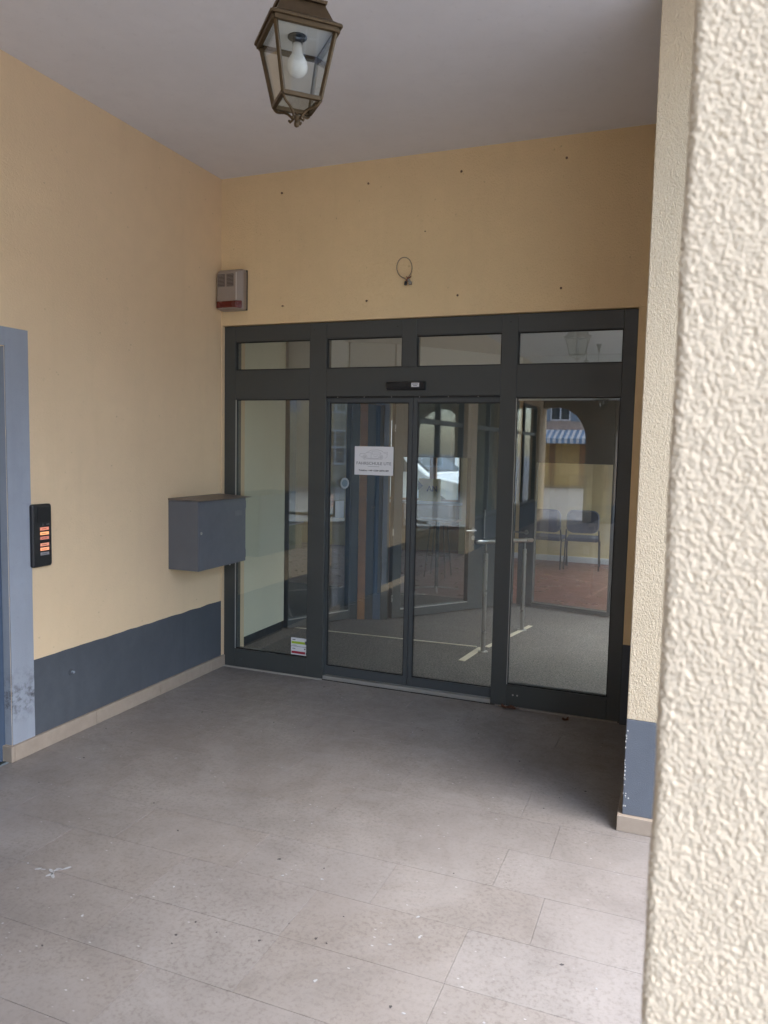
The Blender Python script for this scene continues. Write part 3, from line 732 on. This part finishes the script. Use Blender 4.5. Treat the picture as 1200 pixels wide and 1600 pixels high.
lt = make_lantern('aged brass hanging lantern with white bulb, nearest one, at the top of the photo', 'hanging lanterns under the arcade ceiling')
lt.location = (2.25, -2.995, ZR); lt.scale = (.94, .94, .94)
for i, (x, y, l) in enumerate([(1.95, -6.2, 'brass hanging lantern, second along the arcade ceiling behind the camera, seen mirrored'), (1.75, -9.6, 'brass hanging lantern, third along the arcade ceiling, seen mirrored in glass'), (1.55, -12.8, 'brass hanging lantern, last one before the arches, seen mirrored in glass')]):
    c = copy_tree(lt); c.location = (x, y, ZR); c['label'] = l
    c.rotation_euler = (0, 0, R(12*i))

# ------------------------------------------------------------------ dry leaves by the screen
def dry_leaf(x, y, s, rz, label, seed):
    random.seed(seed); n = 16; o = empty('dry_leaf', (x, y, 0), label, 'leaf', rz, 'dry leaves on the floor')
    out = []
    for i in range(n):
        t = 2*math.pi*i/n; r = s*(.55+.45*abs(math.cos(2.5*t)))*random.uniform(.8, 1.1); out.append((r*math.cos(t), r*.6*math.sin(t), .004+.016*abs(math.sin(t*1.5+seed))+random.uniform(0, .006)))
    vs = out+[(0, 0, .006)]+[(a, b, c-.0012) for a, b, c in out]+[(0, 0, .0048)]
    fs = [(i, (i+1) % n, n) for i in range(n)]+[((i+1) % n+n+1, i+n+1, 2*n+1) for i in range(n)]+[(i, i+n+1, (i+1) % n+n+1, (i+1) % n) for i in range(n)]
    MB().add(vs, fs).build('blade', m_leaf, o, local=True)
    MB().tube([(0, 0, .007), (s*.9, .005, .006), (s*1.5, .012, .004)], .0016, 5).build('stalk', m_leaf, o, local=True)
dry_leaf(2.335, -.018, .052, .5, 'larger curled brown dry leaf lying against the right door frame', 2)
dry_leaf(2.285, -.022, .036, 2.4, 'thin brown leaf scrap beside the larger dry leaf at the frame', 5)
dry_leaf(2.705, -.088, .034, 1.0, 'small brown dry leaf in the dark right corner', 8)
# scraps trodden on the floor (white flecks, dark crumbs)
random.seed(11)
def fleck(name, label, x, y, r, m, grp, asp=1.0):
    n = 9; a0 = random.uniform(0, 3); ca, sa = math.cos(a0), math.sin(a0); P = []
    for i in range(n):
        t = 2*math.pi*i/n; rr_ = r*random.uniform(.55, 1.15); u, v = rr_*math.cos(t)*asp, rr_*math.sin(t); P.append((x+u*ca-v*sa, y+u*sa+v*ca))
    mb = MB().add([(a, b, .0003) for a, b in P]+[(a, b, .0014) for a, b in P], [tuple(range(n, 2*n))]+[(i, (i+1) % n, n+(i+1) % n, n+i) for i in range(n)])
    return mb
m_fl = plain('chalky_white', (.38, .385, .39), .8, var=.25); m_dk = plain('dark_gum', (.06, .055, .055), .8)
wf = MB(); df = MB()
spots = [(1.35,-2.93),(2.06,-2.36),(2.62,-2.92),(2.545,-2.55),(2.30,-2.90),(2.46,-2.63),(2.86,-2.86),(1.90,-2.40),(1.55,-2.30),(2.50,-2.44)]
for k in range(52):
    if k < len(spots): x, y = spots[k]; r = .0045
    else: x = random.uniform(.1, 3.25); y = random.uniform(-3.35, -.15); r = random.choice((.0012, .0016, .002, .0025, .0035))
    f = fleck('', '', x, y, r, None, None, random.uniform(1, 2.4)); wf.add(f.v, f.f)
for k in range(9):
    x = 1.03+random.gauss(0, .03); y = -2.74+random.gauss(0, .025)
    f = fleck('', '', x, y, random.uniform(.003, .008), None, None, 3.0); wf.add(f.v, f.f)
for k in range(60):
    f = fleck('', '', random.uniform(.1, 3.25), random.uniform(-3.3, -.1), random.choice((.002, .003, .004, .006)), None, None, random.uniform(1, 2)); df.add(f.v, f.f)
a = wf.build('white_flecks', m_fl, floor); a['kind'] = 'stuff'
a = df.build('dark_flecks', m_dk, floor); a['kind'] = 'stuff'

# ------------------------------------------------------------------ interior: vestibule and room
BY = 7.2
structure('vestibule_floor', MB().box(-3.2, 6.0, .131, 3.55, -.05, -.002), m_carpet)
structure('room_floor', MB().box(-3.2, 6.0, 3.5505, BY+.3, -.05, -.004), m_wine)
structure('inner_ceiling', MB().box(-3.2, 3.8, .302, BY+.3, 2.78, 2.95), m_inceil)
vw = structure('vestibule_wall', MB().box(-.30, -.13, .345, 1.25, .095, 2.78), m_cream)
MB().box(-.30, -.145, .345, 1.235, 0, .0945).build('plinth', m_gasket, vw)
structure('room_wall_left', MB().box(-3.4, -3.2, .0, BY+.3, 0, 2.95), m_olive)
structure('room_wall_front', MB().box(-3.2, -.3005, .05, .34, 0, 2.95), m_olive)
rw = structure('room_wall_right', MB().box(6.0, 6.2, .0, BY+.3, 0, .35).box(6.0, 6.2, 0, .4, .35, 2.65).box(6.0, 6.2, 3.4, 3.7, .35, 2.65).box(6.0, 6.2, 7.0, BY+.3, .35, 2.65), m_cream)
for (ya, yb_), l in (((.4, 3.4), 'large added unseen window lighting the vestibule from the street side'), ((3.7, 7.0), 'large added unseen window lighting the back room from the street side')):  # windows added out of view to bring daylight into the rooms
    s = empty('shop_window', (6.1, (ya+yb_)/2, .35), l, 'window')
    for y in (ya+.03, (ya+yb_)/2, yb_-.03): MB().box(6.06, 6.14, y-.03, y+.03, .41, 2.59).build('frame_post', m_frame2, s)
    for z in (.38, 2.62): MB().box(6.06, 6.14, ya+.001, yb_-.001, z-.029, z+.029).build('frame_rail', m_frame2, s)
    MB().box(6.097, 6.103, ya+.01, yb_-.01, .40, 2.60).build('pane', m_glass, s)
gr = empty('added_glass_roof', (5, 3.7, 2.66), 'added unseen glazed roof that lights the vestibule and back room', 'added glass roof')  # out-of-view roof glazing added to brighten the rooms inside
for i in range(9):
    y = .30+i*(BY-.0)/8*.995; MB().box(3.81, 6.2, y-.025, y+.025, 2.80, 2.90).build('rafter', m_frame2, gr)
    if i < 8: MB().box(3.82, 6.18, y+.026, y+.87, 2.86, 2.868).build('pane', m_glass, gr)
MB().box(6.0, 6.2, .0, BY+.3, 2.651, 2.799).build('eaves_beam', m_frame2, gr)
structure('lobby_front_wall', MB().box(3.18, 6.0, .0005, .27, 0, 2.95), m_cream)
WX0, WX1, WZ0, WZ1 = -1.9, -.12, .86, 2.25
m_yroom = plaster('room_yellow', (.74, .60, .34), 40, .0004, (1, 1, 1), .05, False)
rb = structure('room_wall_back', MB().box(-3.2, WX0, BY, BY+.3, 0, 2.95).box(WX1, 6.0, BY, BY+.3, 0, 2.95), m_yroom)
MB().box(WX0, WX1, BY, BY+.3, 0, WZ0).build('wood_panelling', m_wood, rb)
MB().box(WX0, WX1, BY, BY+.3, WZ1, 2.95).build('upper_wall', m_olive, rb)
wn = empty('street_window', ((WX0+WX1)/2, BY+.1, WZ0), 'wide brown window at the back of the room with a pale sill', 'window')
for x in (WX0+.0305, -1.33, -.64, WX1-.0305): MB().box(x-.03 if x not in (-.64,) else x-.05, x+.03 if x != -.64 else x+.06, BY+.1, BY+.17, WZ0+.03, WZ1-.03).build('window_frame', m_wood, wn)
MB().box(WX0, WX1, BY+.1, BY+.17, WZ0, WZ0+.03).box(WX0, WX1, BY+.1, BY+.17, WZ1-.03, WZ1).build('window_frame', m_wood, wn)
for a, b in ((WX0+.06, -1.36), (-1.30, -.69), (-.58, WX1-.06)): MB().box(a+.001, b-.001, BY+.13, BY+.136, WZ0+.031, WZ1-.031).build('pane', m_glass, wn)
MB().box(WX0-.05, WX1+.05, BY-.14, BY+.099, WZ0-.045, WZ0-.002).build('sill', m_wframe, wn, .004)
po = empty('window_poster', (-.75, BY-.0, .9), 'pale yellow notice hanging in front of the back window', 'notice')
MB().box(-.84, -.45, BY-.02, BY-.018, .82, 1.24).build('paper', m_yel, po)
text('AN', -.60, BY-.022, 1.03, .13, m_inkd, po, 'lettering', bold=.004)
# glazed partition: segments
def segment(name, label, cat, p, q, stl, str_, z0, zt, top, door=False, handle=None, panel=None):
    p = Vector((*p, 0)); q = Vector((*q, 0)); d = q-p; L = d.length; rz = math.atan2(d.y, d.x)
    r_ = empty(name, p, label, cat, rz); h = .035
    B = lambda nm, a, b, c, d_, m=m_frame, t=h: MB().box(a, b, -t, t, c, d_).build(nm, m, r_, .003, local=True)
    B('stile', .006, stl, .012, top); B('stile', L-str_, L-.006, .012, top)
    B('bottom_rail', stl+.0005, L-str_-.0005, .012, z0, t=.034); B('top_rail', stl+.0005, L-str_-.0005, zt, top, t=.034)
    MB().box(stl+.001, L-str_-.001, -.004, .004, z0+.001, zt-.001).build('pane', m_glass, r_, local=True)
    MB().box(stl+.001, L-str_-.001, -.0385, -.0345, z0-.006, z0+.004).build('drip_strip', m_alu, r_, local=True)
    if handle:
        x, z = handle
        hd = MB().cyl((x, -.036, z), (x, -.085, z), .010).tube([(x, -.083, z), (x-.06, -.086, z), (x-.13, -.085, z+.002)], .010)
        hd.build('handle', m_steel, r_, local=True)
        MB().cyl((x, -.0355, z), (x, -.044, z), .026, 20).cyl((x, -.0355, z-.085), (x, -.044, z-.085), .025, 20).build('rose', m_steel, r_, local=True)
    return r_, L
sA, _ = segment('glazed_partition', 'dark framed glass partition behind the cream vestibule wall', 'partition', (-.13, 1.28), (.22, 1.97), .014, .03, .10, 2.24, 2.30)
sB, LB = segment('inner_door', 'dark framed inner glass door with a steel lever handle, seen through the sliding doors', 'door', (.60, 2.15), (1.58, 3.46), .11, .66, .10, 1.66, 2.30, handle=(1.03, .88))
MB().box(1.16, 1.175, -.06, -.045, .72, 1.10).build('pull_bar', m_steel, sB, .003, local=True)
for z in (.22, .90, 1.95): MB().cyl((-.002, -.046, z-.035), (-.002, -.046, z+.035), .007).build('hinge', m_steel, sB, local=True)
sC, _ = segment('inner_door', 'right-hand inner glass door with chairs visible behind it', 'door', (1.64, 3.49), (2.75, 3.28), .19, .10, .06, 1.62, 2.30, handle=(.10, .84))
segment('glazed_partition', 'dark framed partition at the far right of the vestibule', 'partition', (2.76, 3.28), (5.99, 3.14), .06, .06, .10, 2.24, 2.30)
pn = empty('partition_post', (.4, 2.06, 0), 'dark ribbed panel between glass partition and inner door', 'panel', math.atan2(.16, .37))
for i in range(5): MB().box(-.19+.078*i+.0008, -.115+.078*i+.0022, -.03-.004*(i % 2), .03, .0, 2.30).build('rib', m_wood if i == 1 else m_blue if i == 3 else m_frame, pn, .002, local=True)
structure('partition_header', MB().box(-.13, .2, 1.3, 1.98, 2.305, 2.779), m_inceil)
hdr = MB()
for p, q in (((.2, 1.95), (.6, 2.15)), ((.6, 2.15), (1.6, 3.48)), ((1.6, 3.48), (5.99, 3.14))):
    p = Vector((*p, 0)); q = Vector((*q, 0)); n = Vector((-(q-p).y, (q-p).x, 0)).normalized()*.04; z1 = Vector((0, 0, 2.303)); z2 = Vector((0, 0, 2.779))
    hdr.hull8([p-n+z1, q-n+z1, q+n+z1, p+n+z1], [p-n+z2, q-n+z2, q+n+z2, p+n+z2])
structure('partition_bulkhead', hdr, m_inceil)
# stickers on the inner glass
tg = empty('round_sticker', (.19, 1.88, 1.39), 'round white and blue sticker on the glass partition', 'sticker', math.atan2(.69, .35))
MB().cyl((0, -.012, 0), (0, -.0105, 0), .055, 24).build('disc', m_white, tg, local=True)
MB().cyl((0, -.0135, 0), (0, -.0122, 0), .036, 24).build('disc_print', m_shut, tg, local=True)
tg2 = empty('paper_sheet', (.16, 1.84, 1.13), 'small pale sheet stuck on the glass partition below the round sticker', 'paper', math.atan2(.69, .35))
MB().box(-.06, .05, -.012, -.0105, -.085, .085).build('sheet', m_white, tg2, local=True)
ar = empty('arrow_sticker', (.74, 2.31, 1.37), 'grey striped arrow sticker on the inner glass door pointing right', 'sticker', math.atan2(1.31, .98))
am = MB()
for i in range(4): am.box(-.045+.033*i, -.045+.033*i+.02, -.008, -.0065, -.04, .04)
am.extrude([(.09, -.055), (.15, 0), (.09, .055)], 1, -.008, -.0065); am.build('arrow_print', m_ink, ar, local=True)
# handrail
hr = empty('handrail', (1.80, 1.34, 0), 'stainless steel handrail on two slim posts inside the vestibule', 'handrail')
MB().cyl((1.79, 1.34, 0), (1.79, 1.34, .86), .020, 16).build('post', m_steel, hr, smooth=False)
MB().cyl((1.94, 2.29, 0), (1.94, 2.29, .80), .020, 16).build('post', m_steel, hr)
MB().cyl((1.79, 1.34, .86), (1.79, 1.34, .952), .007).build('stem', m_steel, hr); MB().cyl((1.94, 2.29, .80), (1.94, 2.29, .87), .007).build('stem', m_steel, hr)
MB().tube([(1.755, 1.12, .985), (1.79, 1.34, .967), (1.94, 2.29, .885), (1.97, 2.48, .868)], .021, 16).build('rail', m_steel, hr, smooth=True)
for x, y in ((1.79, 1.34), (1.94, 2.29)): MB().cyl((x, y, -.001), (x, y, .006), .045, 20).build('foot_plate', m_alu, hr)
m_strip = plain('pale_strip', (.62, .55, .42), .5)
def flat_strip(label, p, q, wd):
    p = Vector((*p, .0)); q = Vector((*q, .0)); n = Vector((-(q-p).y, (q-p).x, 0)).normalized()*wd/2; z = Vector((0, 0, .004))
    o = MB().hull8([p-n, q-n, q+n, p+n], [p-n+z, q-n+z, q+n+z, p+n+z]).build('floor_strip', m_strip)
    return lab(o, label, 'floor strip')
flat_strip('long pale metal strip running across the vestibule mat', (-.13, 1.39), (1.70, 1.475), .022)
flat_strip('short wide pale strip at the foot of the handrail pointing to the doors', (1.70, .98), (1.745, 1.46), .055)
flat_strip('pale strip running back between the two handrail posts', (1.785, 1.50), (1.985, 2.50), .045)

# room furniture
def chair(x, y, rz, label):
    c = empty('office_chair', (x, y, 0), label, 'chair', rz, 'grey visitor chairs in the room')
    MB().box(-.23, .23, -.22, .22, .42, .48).build('seat', m_chairf, c, .025, local=True, seg=3)
    loft_y(MB(), [(.20, rrect(-.22, .22, .56, .88, .09)), (.225, rrect(-.235, .235, .55, .89, .10)), (.25, rrect(-.22, .22, .56, .88, .09))]).build('backrest', m_chairf, c, local=True)
    for s in (-1, 1):
        MB().tube([(s*.25, -.22, 0), (s*.24, -.18, .40), (s*.24, .15, .42)], .011, 8).build('leg', m_black, c, local=True)
        MB().tube([(s*.25, .26, 0), (s*.24, .20, .42), (s*.23, .235, .60)], .011, 8).build('leg', m_black, c, local=True)
    return c
chair(1.47, 6.55, R(176), 'left of the two grey upholstered chairs seen through the right side pane')
chair(1.97, 6.65, R(184), 'right of the two grey upholstered chairs seen through the right side pane')
tb = empty('bistro_table', (.53, 3.95, 0), 'slim tall table on a cross foot behind the inner door', 'table')
MB().cyl((.53, 3.95, .02), (.53, 3.95, .86), .022, 14).build('pole', m_black, tb)
for k in range(4):
    t = R(20+90*k); MB().tube([(.53, 3.95, .035), (.53+.28*math.cos(t), 3.95+.28*math.sin(t), .012)], .011, 8).build('foot', m_alu, tb)
MB().box(.26, .80, 3.82, 4.08, .861, .884).build('table_top', m_wood, tb, .003)
bs = empty('bar_stool', (.25, 4.9, 0), 'thin legged brass coloured bar stool beyond the inner door', 'stool')
for k in range(4):
    t = R(45+90*k); MB().tube([(.25+.21*math.cos(t), 4.9+.21*math.sin(t), 0), (.25+.13*math.cos(t), 4.9+.13*math.sin(t), .72)], .010, 8).build('leg', m_brass, bs)
MB().cyl((.25, 4.9, .72), (.25, 4.9, .76), .17, 24).build('seat', m_wood, bs, .006)
MB().tube([(.25+.17*math.cos(t/10*6.283), 4.9+.17*math.sin(t/10*6.283), .30) for t in range(11)], .007, 6).build('foot_ring', m_brass, bs)
sh = empty('low_cabinet', (-2.5, 5.2, 0), 'long low white cabinet along the olive wall of the room', 'cabinet')
MB().box(-3.19, -2.75, 2.6, 6.6, .0, .42).build('carcass', m_olive, sh, .004)
MB().box(-3.19, -2.73, 2.58, 6.62, .4205, .45).build('top_board', m_wframe, sh, .003)
structure('room_skirting', MB().box(.0, 6.0, BY-.02, BY-.0005, 0, .09), m_wframe)

# ------------------------------------------------------------------ street: buildings, car
def house(name, label, x0, x1, y0, y1, top, m, face, rows_, cols, awning=False):
    """face: 'x-' windows on the x0 side, 'y+' windows on the y1 side, 'y-' on y0"""
    h = empty(name, ((x0+x1)/2, (y0+y1)/2, -.13), label, 'building', group='buildings along the street')
    MB().box(x0, x1, y0, y1, -.13, top).build('wall', m, h)
    MB().extrude([(x0-.4, top), (x1+.4, top), ((x0+x1)/2, top+2.6)], 1, y0-.3, y1+.3).build('roof', m_roof, h)
    a0, a1 = (y0, y1) if face == 'x-' else (x0, x1)
    stp = (a1-a0)/cols
    for r_ in range(rows_):
        for c_ in range(cols):
            u = a0+stp*(c_+.5); z0 = (.9 if r_ == 0 else 3.25+2.9*(r_-1)); z1 = z0+(1.5 if r_ else 1.6)
            def bx(mb, ua, ub, za, zb, d0, d1):
                if face == 'x-': mb.box(x0-d1, x0-d0, ua, ub, za, zb)
                elif face == 'y+': mb.box(ua, ub, y1+d0, y1+d1, za, zb)
                else: mb.box(ua, ub, y0-d1, y0-d0, za, zb)
                return mb
            f = bx(MB(), u-.50, u+.50, z0, z1, .0, .06)
            fr = f.build('window', m_wframe, h)
            gm = MB()
            for ua, ub in ((u-.43, u-.04), (u+.04, u+.43)):
                for za, zb in ((z0+.07, (z0+z1)/2-.03), ((z0+z1)/2+.03, z1-.07)): bx(gm, ua, ub, za, zb, .061, .068)
            gm.build('pane', m_carg, fr)
            if r_:
                for s in (-1, 1):
                    ua, ub = (u-1.0, u-.52) if s < 0 else (u+.52, u+1.0)
                    bx(MB(), ua, ub, z0-.03, z1+.03, .0, .05).build('shutter', m_shut, h)
    return h
shop = house('shop_house', 'ochre house with blue shutters and a striped awning, mirrored in the right pane', -6.0, 3.0, -40, -34, 9, m_facade[1], 'y+', 3, 4)
aw = MB(); awb = MB()
for i in range(32):
    a = -4.6+i*.14; mb = aw if i % 2 else awb
    mb.hull8([(a, -34, 2.75), (a+.14, -34, 2.75), (a+.14, -32.8, 2.30), (a, -32.8, 2.30)], [(a, -34, 2.80), (a+.14, -34, 2.80), (a+.14, -32.8, 2.35), (a, -32.8, 2.35)])
    mb.box(a, a+.14, -32.8, -32.78, 2.10, 2.35)
aw.build('awning_stripe', m_awnw, shop); awb.build('awning_stripe', m_awnb, shop)
m_ywood = plain('yellow_wood', (.62, .40, .14), .5, var=.25, scale=3)
for i in range(13):
    a = -4.3+.30*i; MB().box(a, a+.285, -33.95, -33.88, .0, 2.1).build('shop_board', m_wood if i in (4, 9) else m_ywood, shop)
MB().box(-4.4, -.3, -33.99, -33.955, 0, 2.25).build('shop_back', m_wood, shop)
for x in (-3.6, -1.25): MB().cyl((x, -33.7, 1.75), (x, -33.7, 1.85), .07).build('shop_lamp', m_warm, shop)
house('corner_house', 'pale grey stone house at the side of the small square, mirrored in glass', -16, -5.5, -33, -19, 8.5, m_facade[0], 'y+', 3, 4)
house('street_house', 'cream house across the street facing the arcade, first from the left', 27, 34, -22, -9, 8.0, m_facade[3], 'x-', 3, 5)
house('street_house', 'pinkish house across the street facing the arcade, middle one', 27.2, 34, -8.9, 3, 7.0, m_facade[1], 'x-', 3, 5)
house('street_house', 'ochre house across the street facing the arcade, last one', 27, 34, 3.1, 16, 7.5, m_facade[2], 'x-', 3, 5)
house('street_house', 'cream terrace house on the far side of the back street', -14, 10, 17, 24, 8.0, m_facade[3], 'y-', 3, 8)
# upper storeys over arcade and room
ub = empty('upper_storeys', (0, 0, H+.25), 'upper storeys of the arcade building above the entrance', 'building')
MB().box(-8, 3.8, -14.5, 7.5, H+.2505, 9).build('wall', m_facade[0], ub); MB().extrude([(-8.3, 9), (4.1, 9), (-2, 11.5)], 1, -14.8, 7.8).build('roof', m_roof, ub)
structure('storey_slab', MB().box(-3.4, 3.8, .3025, BY+.3, 2.951, H+.249), m_cream)
# shop windows in the left wall further along the arcade
lb2 = ['shop window with grey frame in the left arcade wall, nearest the side door', 'shop window with grey frame in the middle of the left arcade wall', 'shop window with grey frame in the left wall beside the end arches']
for (ya, yb_), l in zip(((-7.0, -4.4), (-10.0, -7.6), (-13.6, -10.7)), lb2):
    s = empty('shop_window', (-.1, (ya+yb_)/2, .5), l, 'window', group='shop windows along the arcade')
    MB().box(-.15, -.08, ya, yb_, .5005, .56).build('frame_rail', m_frame2, s); MB().box(-.15, -.08, ya, yb_, 2.1, 2.17).build('frame_rail', m_frame2, s); MB().box(-.15, -.08, ya, yb_, 2.74, 2.7995).build('frame_rail', m_frame2, s)
    for y in (ya+.03, (ya+yb_)/2, yb_-.03): MB().box(-.155, -.075, y-.03, y+.03, .561, 2.739).build('frame_post', m_frame2, s)
    MB().box(-.12, -.112, ya+.06, yb_-.06, .57, 2.73).build('pane', m_glass, s)
    MB().box(-.29, -.27, ya+.06, yb_-.06, .51, 2.78).build('display_back', m_olive, s)

def car(loc, rz, label):
    c = empty('parked_car', loc, label, 'car', rz)
    prof = [(-2.1, .35), (-2.15, .62), (-2.02, .92), (-1.75, 1.0), (-1.35, 1.42), (-.9, 1.5), (.2, 1.5), (.65, 1.38), (1.15, 1.02), (1.85, .88), (2.12, .68), (2.15, .35)]
    n = len(prof); vs = []
    for s, ins in ((-1, 1), (1, 1)):
        for x, z in prof: vs.append((x, s*(.86 if z < 1.03 else .86-.35*(z-1.0)), z))
    fs = [tuple(range(n)), tuple(range(2*n-1, n-1, -1))]+[(i, n+i, n+(i+1) % n, (i+1) % n) for i in range(n)]
    MB().add(vs, fs).build('body', m_carp, c, .05, local=True, seg=3)
    def gl(pts, nm='side_window'):
        for s in (-1, 1): MB().hull8([(x, s*(.875-.35*(z-1.0)-.02), z) for x, z in pts], [(x, s*(.875-.35*(z-1.0)), z) for x, z in pts]).build(nm, m_carg, c, local=True)
    gl([(-1.2, 1.05), (-.3, 1.05), (-.3, 1.40), (-1.05, 1.40)]); gl([(-.22, 1.05), (.85, 1.05), (.5, 1.36), (-.22, 1.40)])
    MB().hull8([(.69, -.68, 1.375), (.69, .68, 1.375), (1.11, .78, 1.075), (1.11, -.78, 1.075)], [(.73, -.68, 1.385), (.73, .68, 1.385), (1.15, .78, 1.085), (1.15, -.78, 1.085)]).build('windscreen', m_carg, c, local=True)
    for x in (-1.35, 1.35):
        for s in (-1, 1):
            wl_ = MB().cyl((x, s*.70, .31), (x, s*.885, .31), .31, 24).build('wheel', m_rub, c, .02, local=True); MB().cyl((x, s*.886, .31), (x, s*.895, .31), .19, 20).build('rim', m_alu, wl_, local=True)
    for s in (-1, 1): MB().box(1.98, 2.13, s*.62-.18, s*.62+.18, .62, .76).build('headlight', m_refl, c, .02, local=True); MB().box(-2.13, -2.05, s*.68-.1, s*.68+.1, .65, .85).build('tail_light', m_red, c, .02, local=True)
    return c
structure('back_street', MB().box(-12, 6, 8.4, 16.9, -.13, .22), m_cob)
car((-2.4, 10.3, .22), R(-8), 'white car parked on the back street, seen through the room window')

for o in bpy.data.objects:      # smooth-ish shading for bevelled round things is left to the bevel modifier
    pass
